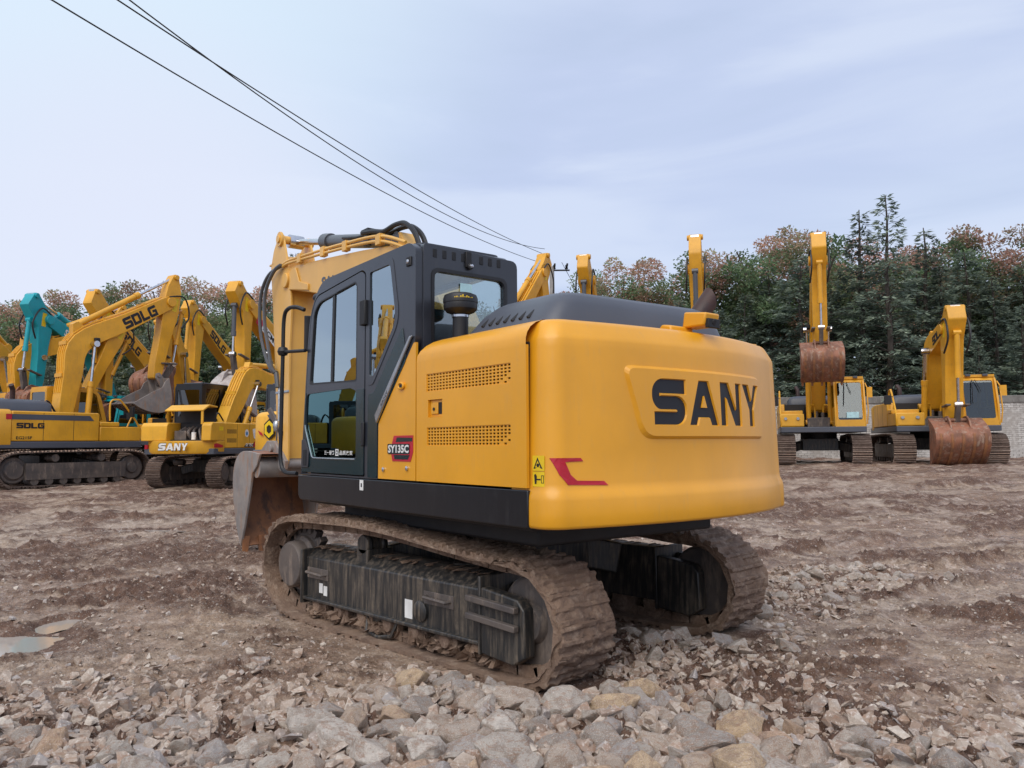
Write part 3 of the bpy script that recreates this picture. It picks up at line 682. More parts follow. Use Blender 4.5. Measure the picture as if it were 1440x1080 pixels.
# raised panel with the letters cut into it
def cut_cols(b, y0, y1, st):
    me = b.mesh('tmp', [], smooth=False); bm = bmesh.new(); bm.from_mesh(me); y = y0
    while y < y1:
        bmesh.ops.bisect_plane(bm, geom=bm.verts[:] + bm.edges[:] + bm.faces[:], plane_co=(y,0,0), plane_no=(1,0,0)); y += st
    bm.to_mesh(me); bm.free(); return me
G, Wt = glyphs('SANY', .075); LH = .292; lx0, lx1 = .49, -.695; sc = (lx0 - lx1)/Wt; holes = []; islands = []
LT = lambda u, v: (u*sc, 1.548 + v*LH)
for loops, hs in G:
    for l in loops: holes.append([LT(u, v) for u, v in l])
    for l in hs: islands.append([LT(u, v) for u, v in l])
def dens(poly, st=.05):
    out = []
    for i in range(len(poly)):
        a = Vector(poly[i]); c = Vector(poly[(i+1) % len(poly)]); k = max(1, int((c-a).length/st))
        out += [tuple(a.lerp(c, j/k)) for j in range(k)]
    return out
def inset(poly, d):
    n = len(poly); A = sum(poly[i][0]*poly[(i+1) % n][1] - poly[(i+1) % n][0]*poly[i][1] for i in range(n)); sg = 1 if A > 0 else -1; out = []
    for i in range(n):
        p = Vector(poly[i]); e0 = (p - Vector(poly[i-1])).normalized(); e1 = (Vector(poly[(i+1) % n]) - p).normalized(); n0 = Vector((-e0.y, e0.x))*sg; n1 = Vector((-e1.y, e1.x))*sg
        m = n0 + n1; m = m/max(m.length_squared, .35)*2; out.append(tuple(p + m*d))
    return out
outer = dens(rounded([(-.19,1.895),(-.06,1.482),(1.235,1.482),(1.245,1.56),(1.25,1.86),(1.17,1.888)], [.07,.09,.06,.05,.07,.06], 5))
b = MB(); b.plate(outer, holes, -.004, .020, mp=lambda u, v, a: (u, v, a))
uc, vc = .53, 1.69
kk = len(outer)
for l in holes:
    for q2 in inset(l, .0095): b.v[kk] = (q2[0], q2[1], -.004); kk += 1
for k in range(len(outer)):
    u, v, a = b.v[k]; b.v[k] = (u + .022*np.sign(u - uc)*min(1, abs(u-uc)/.5), v + .022*np.sign(v - vc)*min(1, abs(v-vc)/.12), a)
me = cut_cols(b, -.3, 1.35, .07)
for v in me.vertices:
    u, z, a = v.co; y = lx0 - u; v.co = (cw_x(y) + cw_ins(z) - a, y, z)
me.materials.clear(); me.materials.append(MAT['yellow']); me.update()
bm = bmesh.new(); bm.from_mesh(me); bmesh.ops.recalc_face_normals(bm, faces=bm.faces); bm.to_mesh(me); bm.free()
nm = bpy.data.objects.new('name_panel', me); COL.objects.link(nm); nm.parent = cw
bv = nm.modifiers.new('bevel', 'BEVEL'); bv.width = .004; bv.segments = 2; bv.limit_method = 'ANGLE'; bv.angle_limit = radians(50)
isl = MB()
for l in islands: isl.plate(l, [], 0, .019, mp=lambda u, v, a: (cw_x(lx0 - u) + cw_ins(v) - a, lx0 - u, v))
obj('letter_counter', isl, MAT['yellow'], cw, smooth=False)
b = MB()
for l in holes: b.plate(l, [], .001, .007, mp=lambda u, v, a: (u, v, a))
me = cut_cols(b, -.3, 1.35, .07)
for v in me.vertices:
    u, z, a = v.co; y = lx0 - u; v.co = (cw_x(y) + cw_ins(z) - a, y, z)
me.materials.clear(); me.materials.append(MAT['letter']); o = bpy.data.objects.new('lettering', me); COL.objects.link(o); o.parent = cw
# red flash and warning stickers on the counterweight
def on_cw(poly, name, mat, d0=.0015, d1=.004, ins=.044, parent=cw):
    b = MB(); b.plate(dens([(-y, z) for y, z in poly], .03), [], d0, d1, mp=lambda u, v, a: (u, v, a)); me = cut_cols(b, -1.4, 1.4, .05)
    for v in me.vertices:
        u, z, a = v.co; y = -u; i2 = cw_ins(z); bl = cw_blg(z)
        yo = 1.25 - i2*.85; rc = .13; yy = y; xb = cw_x(min(max(y, -(yo-rc)), yo-rc)) + i2 - bl*(1 - (y/1.25)**2)
        if abs(y) > yo - rc: q = min((abs(y) - (yo - rc))/rc, .999); xb += rc*(1 - sqrt(1 - q*q))
        v.co = (xb - a, yy, z)
    me.materials.clear(); me.materials.append(mat); o = bpy.data.objects.new(name, me); COL.objects.link(o); o.parent = parent; return o
on_cw([(1.195,1.358),(1.155,1.262),(1.105,1.205),(.835,1.197),(.862,1.222),(1.045,1.228),(1.085,1.262),(1.12,1.335),(1.0,1.338),(1.015,1.357)], 'red_flash', MAT['red'])
# side facing stickers just behind the seam
b = MB()
for z0_, z1_ in ((1.285,1.372),(1.195,1.280)):
    for k in range(6): b.box(-2.085 + .015*k, -2.07 + .015*k, 1.2235, 1.2255, z0_, z1_)
ws = obj('warning_sticker', b, MAT['warn'], cw, smooth=False)
def wrap_side(o, z):
    yo = 1.25 - cw_ins(z)*.85; rc = .13; xe = cw_x(yo - rc) + cw_ins(z)
    for v in o.data.vertices: dx = max(0, xe + rc - v.co.x); v.co.y += (yo - rc + sqrt(max(rc*rc - dx*dx, 0))) - 1.2223 + .002
wrap_side(ws, 1.285)
b = MB(); b.plate([(-2.075,1.297),(-2.005,1.297),(-2.040,1.362)], [[(-2.062,1.304),(-2.018,1.304),(-2.040,1.346)]], 1.2262, 1.2268); b.lathe([(0,0),(.011,0),(.011,.0005),(0,.0005)], (-2.042,1.2262,1.317), (0,1,0), 10)
b.plate([(-2.03,1.21),(-2.015,1.21),(-2.01,1.262),(-2.022,1.268),(-2.034,1.255)], [], 1.2262, 1.2268); b.box(-2.062,-2.032,1.2262,1.2268,1.232,1.240); b.plate([(-2.082,1.215),(-2.066,1.215),(-2.066,1.26),(-2.082,1.26)], [[(-2.079,1.218),(-2.069,1.218),(-2.069,1.257),(-2.079,1.257)]], 1.2262, 1.2268)
wm = obj('warning_symbol', b, MAT['black'], cw, smooth=False)
wrap_side(wm, 1.285)

# --- engine side door with grilles, narrow front panel
def grille_hole(x0, x1, z0, z1): return [(x0,z0),(x1,z0),(x1,z1),(x0,z1)]
g1 = (-1.825, -.875, 1.803, 1.925); g2 = (-1.822, -.882, 1.432, 1.556); lk = (-1.075, -.895, 1.625, 1.745)
ZT = 2.02
door = MB(); door.plate([(-1.972,1.185),(-.742,1.185),(-.742,ZT),(-1.972,ZT)], [grille_hole(*g1), grille_hole(*g2), grille_hole(*lk)], 1.232, 1.252)
secs = [(1.252,ZT,0),(1.251,2.06,.006),(1.240,2.095,.03),(1.215,2.130,.065),(1.175,2.158,.10),(1.12,2.178,.125),(.90,2.196,.14),(.30,2.205,.14)]
door.grid([[(-1.972 , y, z), (-1.4, y, z), (-.742 - c, y, z)] for y, z, c in secs]); door.grid([[(-.742 - c, y, z), (-.742 - c, y - .03, z - .03)] for y, z, c in secs])
ed = U('engine_door', door, MAT['yellow'], angle=40)
back = MB(); back.box(-1.95, -.76, 1.19, 1.222, 1.19, 2.04); obj('door_liner', back, MAT['black'], ed)
for (x0, x1, z0, z1) in (g1, g2):
    gm = MB(); nx, nz = 25, 6
    for i in range(nx + 1): x = x0 + (x1-x0)*i/nx; gm.box(x - .0065, x + .0065, 1.238, 1.247, z0, z1)
    for j in range(nz + 1): z = z0 + (z1-z0)*j/nz; gm.box(x0, x1, 1.2385, 1.2475, z - .0045, z + .0045)
    for i in range(3):
        for j in range(3):
            if (i + j) < 3 and (i+j) % 2 == 0: gm.box(x0 + i*.038, x0 + (i+1)*.038, 1.2382, 1.2472, z0 + j*.0205, z0 + (j+1)*.0205)
    obj('vent_grille', gm, MAT['yellow'], ed, smooth=False)
lm = MB(); x0, x1, z0, z1 = lk; lm.box(x0, x1, 1.226, 1.234, z0, z1); lm.box(x0 + .07, x1 - .025, 1.234, 1.243, z0 + .02, z1 - .02); lo = obj('latch', lm, MAT['yellow'], ed, .004)
lm = MB(); lm.box(x0 + .03, x0 + .07, 1.2342, 1.236, z0 + .02, z1 - .02); lm.lathe([(0,0),(.011,0),(.011,.006),(0,.006)], (x0 + .115, 1.243, z0 + .055), (0,1,0), 12); obj('lock', lm, MAT['black'], lo)
fp = MB(); fp.plate(rounded([(-.728,1.185),(-.182,1.185),(-.182,1.60),(-.70,2.165),(-.728,2.165)], [.0,.0,.02,.02,.0]), [], 1.232, 1.252); fpo = U('front_panel', fp, MAT['yellow'], .003)
bt = MB()
for x, z in ((-.275,1.255),(-.62,1.27)): bt.lathe([(0,0),(.017,0),(.017,.012),(.008,.016),(0,.016)], (x,1.252,z), (0,1,0), 12)
obj('bolt', bt, MAT['steel'], fpo)
hm = MB(); hm.lathe([(.0,.0),(.033,0),(.036,.014),(.026,.02),(.018,.012),(.0,.010)], (-.54,1.252,1.865), (0,1,0), 16); hm.xf(Matrix.Translation((-.54,0,1.865)) @ Matrix.Diagonal((1.25,1,.8,1)) @ Matrix.Translation((.54,0,-1.865))); ho = obj('filler_boss', hm, MAT['yellow'], fpo)
hm = MB(); hm.box(-.563,-.517,1.263,1.2665,1.853,1.877); obj('filler_hole', hm, MAT['black'], ho, .003)
# model badge
bg_ = MB(); bg_.plate([(-.425,1.505),(-.700,1.505),(-.700,1.385),(-.665,1.318),(-.405,1.318),(-.375,1.40)], [], 1.2525, 1.255); bo = obj('model_badge', bg_, MAT['red'], fpo, smooth=False)
bk = MB(); bk.plate([(-.470,1.492),(-.690,1.487),(-.690,1.462),(-.455,1.458)], [], 1.2552, 1.2562); bk.plate([(-.425,1.365),(-.655,1.365),(-.63,1.333),(-.44,1.333)], [], 1.2552, 1.2562); bk.plate(rounded([(-.655,1.445),(-.335,1.445),(-.335,1.372),(-.655,1.372)], .012), [], 1.2564, 1.2576); obj('badge_ground', bk, MAT['cabblack'], bo, smooth=False)
put_font('badge_lettering', 'SY135C', (-.345,1.2580,1.380), (-1,0,0), (0,0,1), .058, MAT['white'], bo, width=.30, bold=.035, thick=.0004)

# --- engine hood, air pre-cleaner, exhaust, rear camera
hood = MB()
def hood_ring(z, dx0, dx1, dy0, dy1):
    return rounded([(-.98 - dx0, 1.03 - dy0), (-1.95 + dx1, 1.03 - dy0), (-1.95 + dx1, -.72 + dy1), (-.98 - dx0, -.72 + dy1)], [.12,.16,.16,.12], 5), z
rings = []
for z, a, c, d, e in ((2.186,0,0,0,0),(2.23,.03,.01,.025,.02),(2.32,.09,.03,.085,.06),(2.385,.15,.06,.14,.10),(2.412,.19,.10,.19,.14),(2.424,.26,.16,.27,.20)):
    q, zz = hood_ring(z, a, c, d, e); rings.append([(x, y, zz + (.012*cos(y*3.2) if zz > 2.36 else 0)) for x, y in q])
hood.loft(rings)
sm = [(-1.36,2.40),(-1.88,2.40)]
ho_ = U('engine_hood', hood, MAT['darkgrey'], angle=50)
sl_ = MB()
for k in range(7):
    x = -1.20 - .082*k
    p = [Vector((x - .012*i, 1.03 - .03 - (.062*i) + .006, 2.235 + .058*i*1.0)) for i in (0, 1.05)]
    sl_.tube([p[0], p[0].lerp(p[1], .5), p[1]], .014, 8)
obj('hood_slot', sl_, MAT['black'], ho_)
# engine bay roof under the hood, right-hand side and fuel tank
b = MB(); b.box(-1.93,-.76,-1.07,1.10,1.17,2.18); U('engine_bay', b, MAT['black'], .02)
b = MB(); b.box(-1.93,-.45,-1.13,-1.08,1.185,2.12); b.box(-1.93,-.76,-1.08,.30,2.18,2.195); U('right_engine_door', b, MAT['yellow'], .02)
b = MB(); b.box(-.44,.42,-1.08,-.50,1.185,1.98); U('fuel_tank', b, MAT['yellow'], .04)
b = MB(); b.box(.44,1.30,-1.10,-.55,1.185,1.62); U('tool_box', b, MAT['yellow'], .04)
b = MB(); b.box(-.72,.30,-.48,.34,1.17,1.75); U('valve_bank', b, MAT['black'], .03)
pc = MB(); c0 = (-.93,1.005,2.12); pc.lathe([(0,0),(.056,0),(.056,.235),(.062,.24),(.10,.255),(.118,.275),(.122,.30),(.120,.318),(.124,.320),(.124,.352),(.115,.375),(.085,.388),(0,.392)], c0, (0,0,1), 32); pco = U('air_precleaner', pc, MAT['rubber'], angle=30)
cl = MB(); cl.lathe([(.054,0),(.0605,0),(.0605,.016),(.054,.016)], (c0[0],c0[1],2.338), (0,0,1), 24); cl.box(c0[0]-.02,c0[0]+.01,c0[1]+.055,c0[1]+.07,2.338,2.354); obj('hose_clamp', cl, MAT['steel'], pco)
pt = MB()
for k in range(10):
    a = radians(128 + 6.5*k); r0 = .1245; h = .022 if 2 < k < 7 else .010
    pt.beam((c0[0]+r0*cos(a), c0[1]+r0*sin(a), 2.462), (c0[0]+r0*cos(a), c0[1]+r0*sin(a), 2.462 + h*(.6 + .4*sin(k*2.1))), .008, .002, (cos(a),sin(a),0))
obj('gold_emblem', pt, MAT['warn'], pco)
ep = MB(); d = Vector((-.08,-.245,.325)).normalized(); e0 = Vector((-1.66,-.52,2.22)); e1 = Vector((-1.74,-.765,2.545)); ring = []
for rr in (.066, .055):
    pass
u_ = d.cross(Vector((0,0,1))).normalized(); w_ = u_.cross(d)
def pring(c, r, slant=0.): return [c + (u_*cos(2*pi*k/24) + w_*sin(2*pi*k/24))*r + d*(slant*sin(2*pi*k/24)) for k in range(24)]
ep.loft([pring(e0,.074), pring(e1,.074,.05), pring(e1,.064,.05), pring(e0 + d*.06,.064)]); U('exhaust_pipe', ep, MAT['rustpipe'], angle=40)
rc = MB(); rc.prism([(-2.235,2.215),(-2.255,2.30),(-2.07,2.325),(-2.05,2.215)], -.20, -.05); rc.prism([(-2.08,2.222),(-2.0,2.235),(-1.95,2.18),(-2.09,2.165)], -.13, .10); rco = U('rear_camera', rc, MAT['yellow'], .012)
rl = MB(); rl.box(-2.263,-2.234,-.185,-.065,2.20,2.262); rl.cyl((-2.268,-.125,2.235),(-2.245,-.125,2.24),.022,n=14); obj('camera_lens', rl, MAT['black'], rco, .004)

# --- cab
cab_side = rounded([(1.279,1.178),(1.172,2.25),(1.120,2.62),(.90,2.880),(-.64,2.905),(-.72,2.85),(-.72,2.17),(-.172,1.60),(-.172,1.178)], [.01,.3,.16,.16,.05,.03,.05,.05,.01], 6)
dooro = rounded([(1.262,1.192),(1.152,2.25),(1.098,2.60),(.99,2.762),(.10,2.838),(.040,2.80),(.040,1.192)], [.02,.3,.12,.14,.03,.03,.02], 6)
doorf = rounded([(1.250,1.202),(1.142,2.25),(1.088,2.59),(.982,2.750),(.11,2.826),(.052,2.79),(.052,1.202)], [.02,.3,.12,.14,.03,.03,.02], 6)
rq = rounded([(.0,2.835),(-.395,2.845),(-.50,2.36),(-.085,1.90),(.0,1.90)], [.03,.05,.12,.05,.02], 6)
rqi = rounded([(-.03,2.79),(-.355,2.80),(-.445,2.36),(-.10,1.97),(-.03,1.97)], [.02,.04,.10,.03,.02], 6)
cb = MB(); cb.plate(cab_side, [dooro, rq], 1.19, 1.25)
cb.plate([(x, z) for x, z in cab_side], [rounded([(1.05,1.95),(1.0,2.6),(.9,2.78),(-.60,2.80),(-.60,1.95)], .05)], .33, .39)
cabo = U('cab', cb, MAT['cabgrey'], .006)
ro = MB(); ro.plate(rounded([(.96,2.80),(.885,2.885),(-.655,2.912),(-.73,2.85)], [.02,.06,.05,.02]), [], .40, 1.185)
fl = MB(); fl.box(-.66,1.20,.39,1.19,1.17,1.22); obj('cab_floor', fl, MAT['black'], cabo)
ro.loft([[(x, y, z) for x, y in rounded([(.87,.42),(.87,1.17),(-.64,1.17),(-.64,.42)], .08, 4)] for z in (2.88,2.925)])
obj('cab_roof', ro, MAT['cabgrey'], cabo, .012)
# rear wall with window, moulded corner and roof scallops
rw = MB(); rwo = rounded([(.33,1.9),(1.19,1.9),(1.19,2.895),(.33,2.87)], [0,0,.03,.06]); rwi = rounded([(.46,2.1),(1.10,2.1),(1.10,2.70),(.46,2.695)], [.02,.02,.06,.06], 5)
rw.plate(rwo, [rwi], -.73, -.68, 'x'); obj('rear_wall', rw, MAT['cabgrey'], cabo, .010)
gs = MB(); gs.plate(rounded([(.435,2.08),(1.125,2.08),(1.125,2.725),(.435,2.72)], [.02,.02,.07,.07], 5), [rwi], -.737, -.731, 'x'); obj('window_seal', gs, MAT['rubber'], cabo, smooth=False)
wp = MB(); wp.plate(rwi, [], -.712, -.706, 'x'); obj('window', wp, MAT['screen'], cabo, smooth=False)
for k in range(8):
    if k == 4: continue
    sc_ = MB(); y = 1.09 - .083*k; sc_.box(-.7345,-.7305, y - .012, y + .020, 2.80, 2.862); obj('roof_scallop', sc_, MAT['black'], cabo, .006)
rlm = MB(); rlm.box(-.75,-.731,.78,.83,2.76,2.88); rlm.cyl((-.76,.795,2.768),(-.74,.795,2.768),.024,n=16); obj('rear_lamp_bracket', rlm, MAT['black'], cabo, .004)
rlm = MB(); rlm.lathe([(0,0),(.017,0),(.012,.012),(0,.016)], (-.760,.79,2.770), (-1,0,0), 16); rlm.lathe([(0,0),(.022,0),(.016,.014),(0,.02)], (-.625,1.25,2.765), (0,1,0), 16); obj('lamp', rlm, MAT['steel'], cabo)
lmb = MB(); lmb.box(-.665,-.60,1.248,1.262,2.73,2.80); obj('lamp_base', lmb, MAT['black'], cabo, .01)
pap = MB(); pap.box(-.722,-.7185,.76,.865,2.565,2.64); obj('window_sticker', pap, MAT['paleblue'], cabo, smooth=False)
# glass seals and side panes
q = MB(); q.plate(rq, [rqi], 1.236, 1.254); obj('window_frame', q, MAT['cabgrey'], cabo, .003)
q = MB(); q.plate(rqi, [], 1.238, 1.243); obj('window', q, MAT['glass'], cabo, smooth=False)
dh1 = rounded([(1.108,1.975),(1.035,2.62),(.93,2.70),(.215,2.765),(.185,2.73),(.185,1.945)], [.03,.18,.06,.03,.02,.03], 6)
dh2 = rounded([(1.165,1.895),(1.185,1.60),(1.03,1.335),(.19,1.335),(.19,1.87),(.30,1.90)], [.05,.04,.06,.03,.03,.02], 5)
dp = MB(); dp.plate(doorf, [dh1, dh2], 1.212, 1.252); do = obj('door', dp, MAT['cabgrey'], cabo, .004)
q = MB(); q.plate(dh1, [], 1.232, 1.238); obj('window', q, MAT['glass'], cabo, smooth=False)
q = MB(); q.plate([(.645,1.96),(.685,1.96),(.655,2.735),(.615,2.735)], [], 1.225, 1.247); q.plate(dh1, [rounded([(1.092,1.99),(1.022,2.61),(.925,2.688),(.225,2.752),(.2,2.72),(.2,1.96)], [.03,.18,.06,.03,.02,.03], 6)], 1.238, 1.2525); obj('window_bar', q, MAT['rubber'], cabo, .002)
q = MB(); q.plate(dh2, [], 1.236, 1.242); obj('lower_window', q, MAT['darkglass'], cabo, smooth=False)
lp = MB(); lp.plate(rounded([(1.249,1.203),(1.176,1.91),(1.168,1.905),(1.188,1.60),(1.03,1.331),(.186,1.331),(.186,1.88),(.054,1.88),(.054,1.203)], .01), [], 1.2525, 1.256); obj('door_lower_panel', lp, MAT['cabblack'], cabo, .002)
q = MB(); q.plate(rounded([(-.012,1.186),(-.168,1.186),(-.168,1.60),(-.60,2.05),(-.545,2.30),(-.10,1.835),(-.012,1.835)], .03), [], 1.2505, 1.256); obj('pillar_panel', q, MAT['cabblack'], cabo, .002)
q = MB(); q.tube([(1.178,1.2565,1.62),(1.172,1.2565,1.585),(1.03,1.2565,1.34),(.99,1.2565,1.327),(.20,1.2565,1.325)], .006, 6); obj('door_trim', q, MAT['alum'], cabo)
q = MB(); q.plate(rounded([(1.235,1.49),(1.155,1.49),(1.075,1.38),(1.09,1.245),(1.235,1.245)], .02), [], 1.2562, 1.266); hq = obj('handle', q, MAT['cabgrey'], cabo, .008)
q = MB(); q.box(1.125,1.19,1.2662,1.27,1.26,1.40); obj('handle_recess', q, MAT['black'], cabo, .006)
q = MB(); q.beam((.045,1.266,2.38),(.045,1.266,2.58),.09,.035,(0,1,0)); obj('hinge', q, MAT['black'], cabo, .008); q = MB(); q.box(.03,.075,1.256,1.272,1.43,1.62); obj('hinge', q, MAT['black'], cabo, .008)
q = MB(); q.prism([(-.698,2.215),(-.662,2.215),(-.150,1.665),(-.176,1.600)], 1.252, 1.272); tr_ = obj('chrome_strip', q, MAT['alum'], cabo, .006)
dv = Vector((-.52,0,.56)).normalized(); put_font('strip_lettering', 'SANY', Vector((-.262,1.2722,1.722)) , dv, Vector((.56,0,.52)), .022, MAT['cabgrey'], cabo, width=.15, bold=.02, thick=.0006)
put_font('door_lettering', '三一服务', (.80,1.2424,1.357), (-1,0,0), (0,0,1), .036, MAT['white'], cabo, width=.20, bold=.015, thick=.0004)
put_font('door_lettering', '品质改变', (.505,1.2424,1.357), (-1,0,0), (0,0,1), .036, MAT['white'], cabo, width=.24, bold=.015, thick=.0004)
q = MB(); q.plate([(.585,1.350),(.525,1.350),(.525,1.405),(.585,1.405)], [[(.575,1.36),(.535,1.36),(.535,1.395),(.575,1.395)]], 1.2424, 1.2432); q.plate([(.565,1.369),(.545,1.369),(.545,1.386),(.565,1.386)], [], 1.2424, 1.2432); obj('door_emblem', q, MAT['white'], cabo, smooth=False)
q = MB(); q.box(1.11,1.19,.42,1.18,1.6,2.3); q = MB(); q.add([(1.25,.42,1.25),(1.25,1.19,1.25),(1.165,1.19,2.25),(1.165,.42,2.25)], [(0,1,2,3)]); q.add([(1.165,.42,2.25),(1.165,1.19,2.25),(1.11,1.19,2.62),(1.11,.42,2.62)], [(0,1,2,3)]); q.add([(1.11,.42,2.62),(1.11,1.19,2.62),(.94,1.19,2.83),(.94,.42,2.83)], [(0,1,2,3)]); obj('windscreen', q, MAT['screen'], cabo, smooth=False)
st_ = MB(); st_.box(-.25,.28,.55,1.03,1.25,1.72); st_.prism([(-.30,1.68),(-.12,1.68),(-.20,2.30),(-.24,2.52),(-.34,2.50)], .57, 1.0); obj('seat', st_, MAT['seat'], cabo, .05)
st_ = MB(); st_.box(-.2,.55,1.06,1.16,1.22,1.86); st_.box(-.2,.55,.44,.54,1.22,1.86); st_.box(-.66,-.42,.42,1.18,1.22,2.12); st_.box(.95,1.08,.44,.62,1.22,2.0); st_.cyl((.62,1.0,1.22),(.66,1.0,1.95),.02,n=8); st_.cyl((.62,.62,1.22),(.66,.62,1.95),.02,n=8); st_.box(.7,1.1,.45,1.17,1.215,1.5); obj('console', st_, MAT['black'], cabo, .02)
# handrail, mirror, front lamp
q = MB(); q.tube(spline([(1.20,1.27,2.665),(1.30,1.31,2.70),(1.44,1.33,2.70),(1.53,1.33,2.62),(1.545,1.33,2.3),(1.56,1.33,1.6),(1.56,1.33,1.32),(1.49,1.32,1.20),(1.30,1.28,1.185)], 5), .019, 8); q.tube([(1.545,1.33,2.31),(1.17,1.27,2.29)], .016, 8); q.lathe([(0,-.05),(.04,-.035),(.052,0),(.04,.035),(0,.05)], (1.545,1.33,2.315), (0,0,1), 14); U('handrail', q, MAT['rubber'])
q = MB(); q.loft([[(1.30 + .03*cos(a), 1.13 + .10*sin(a), z) for a in [2*pi*k/14 for k in range(14)]] for z in (2.30,2.33,2.60,2.63)]); U('mirror', q, MAT['rubber'], .01)
q = MB(); q.loft([[(1.20 + dx, 1.10 + .075*cos(a)*s_, 2.80 + .045*sin(a)*s_) for a in [2*pi*k/16 for k in range(16)]] for dx, s_ in ((-.10,.5),(-.05,.9),(.04,1.),(.08,.8))]); wl = U('work_lamp', q, MAT['rubber'])

# --- boom, arm, bucket and hydraulics
BW = .19
boom = MB(); btop = [(.05,1.62),(.30,2.30),(.75,2.98),(1.15,3.32),(1.55,3.50),(2.2,3.58),(3.1,3.67),(4.02,3.755),(4.30,3.76)]; bbot = [(4.44,3.62),(4.36,3.47),(4.12,3.44),(3.6,3.33),(2.7,3.12),(2.0,2.90),(1.55,2.62),(1.1,2.15),(.62,1.62),(.30,1.48)]
boom.prism(btop + bbot, -BW, BW); bmo = U('boom', boom, MAT['yellow_boom'], .012)
q = MB(); q.prism([(3.62,3.36),(4.22,3.46),(4.22,3.70),(4.02,3.72),(3.90,3.52),(3.62,3.44)], BW, BW + .022); obj('boom_side_plate', q, MAT['yellow_boom'], bmo, .008)
q = MB(); q.prism([(1.35,3.42),(1.80,3.5),(1.70,3.66),(1.55,3.66)], -.09, .09); obj('boom_bracket', q, MAT['yellow_boom'], bmo, .008)
q = MB(); q.lathe([(0,0),(.10,0),(.10,.47),(0,.47)], (4.33,-.235,3.60), (0,1,0), 18); obj('boom_tip_pin', q, MAT['yellow_boom'], bmo, .008)
q = MB()
for dz in (0., .055): q.tube(spline([(1.2,BW + .03,3.40 + dz),(1.75,BW + .03,3.58 + dz),(2.6,BW + .03,3.68 + dz*.9),(3.5,BW + .03,3.755 + dz*.8),(4.2,BW + .03,3.81 + dz*.6),(4.42,BW + .03,3.80 + dz*.5)], 5), .019, 8)
for x, z in ((1.75,3.57),(2.55,3.665),(3.15,3.72),(3.85,3.775)): q.box(x - .05, x + .05, BW - .01, BW + .055, z - .03, z + .085)
obj('boom_pipe', q, MAT['yellow_boom'], bmo, .003)
put_font('boom_lettering', 'SANY', (3.25,BW + .003,3.31), (-1,0,-.09), (0,0,1), .15, MAT['darkgrey'], bmo, width=.66, bold=.03)
# arm
AW = .165
arm = MB(); apoly = [(4.50,4.27),(4.62,4.27),(4.80,4.10),(4.90,3.86),(4.80,3.3),(4.70,2.6),(4.60,1.75),(4.50,1.28),(4.42,1.14),(4.30,1.12),(4.20,1.22),(4.21,1.9),(4.20,2.7),(4.16,3.2),(4.20,3.45),(4.24,3.62),(4.36,3.95)]
arm.plate(rounded(apoly, .05, 3), [], BW - .015, BW + .01); arm.plate(rounded(apoly, .05, 3), [], -BW - .01, -BW + .015)
arm.prism([(4.78,4.04),(4.86,3.86),(4.77,3.3),(4.67,2.6),(4.57,1.75),(4.48,1.30),(4.30,1.2),(4.24,1.9),(4.23,2.7),(4.2,3.2),(4.25,3.46),(4.55,3.55),(4.60,3.92)], -BW + .015, BW - .015)
armo = U('arm', arm, MAT['yellow_boom'], .008)
q = MB(); q.lathe([(0,0),(.055,0),(.055,.50),(0,.50)], (4.55,-.25,4.20), (0,1,0), 16); q.lathe([(0,0),(.10,0),(.10,.03),(0,.03)], (4.55,BW+.01,4.2), (0,1,0), 18); obj('arm_pin', q, MAT['yellow_boom'], armo, .004); q = MB(); q.lathe([(0,0),(.075,0),(.075,.46),(0,.46)], (4.35,-.23,1.22), (0,1,0), 16); obj('arm_pin', q, MAT['ironworn'], armo, .004); q = MB(); q.box(4.80,4.96,-.2,.2,3.90,3.925); obj('arm_stop', q, MAT['yellow_boom'], armo, .004)
def cyl(name, p0, p1, frac, r, mat, rodmat=None):
    p0 = Vector(p0); p1 = Vector(p1); m = p0.lerp(p1, frac); d = (p1 - p0).normalized(); q = MB(); q.tube([p0, m], r, 18); q.tube([m - d*.16, m + d*.03], r*1.25, 18); q.cyl(p0 - Vector((0,r*1.1,0)), p0 + Vector((0,r*1.1,0)), r*1.0, n=14); o = U(name, q, mat, .004)
    q = MB(); q.tube([m, p1], r*.5, 14); q.cyl(p1 - Vector((0,r*1.2,0)), p1 + Vector((0,r*1.2,0)), r*1.1, n=14); obj('rod', q, rodmat or MAT['steel'], o); return o
ac = cyl('arm_cylinder', (1.64,0,3.60), (4.54,0,4.19), .66, .082, MAT['greysteel'])
q = MB(); q.tube([(2.25,.05,3.80),(2.5,.10,3.80),(2.9,.09,3.88)], .018, 7); q.box(2.24,2.34,-.03,.10,3.66,3.82); q.box(2.21,2.37,-.05,.12,3.80,3.85); obj('cylinder_pipe', q, MAT['rubber'], ac, .004)
q = MB()
for dy, dz in ((.06,0.),(.14,.02)): q.tube(spline([(2.3,dy,3.80),(2.05,dy,3.765),(1.8,dy,3.71),(1.55,dy,3.705 + dz),(1.33,dy,3.665 + dz),(1.12,dy,3.50),(.98,dy,3.15)], 6), .027, 8)
U('boom_hose', q, MAT['rubber'])
for sy in (-1, 1): cyl('boom_cylinder', (.62,sy*.34,1.32), (2.15,sy*.30,3.10), .62, .062, MAT['greysteel'])
q = MB(); q.lathe([(0,0),(.07,0),(.07,.74),(0,.74)], (2.15,-.37,3.10), (0,1,0), 14); q.lathe([(0,0),(.09,0),(.09,.7),(0,.7)], (.22,-.35,1.62), (0,1,0), 14); U('boom_pin', q, MAT['yellow_boom'], .01)
for y0_, y1_ in ((-.36,-.22),(.2,.34)):
    q = MB(); q.box(.05,.4,y0_,y1_,1.16,1.75); U('boom_mount', q, MAT['yellow_boom'], .01)
cyl('bucket_cylinder', (4.98,0,3.55), (4.86,0,1.85), .6, .062, MAT['greysteel'])
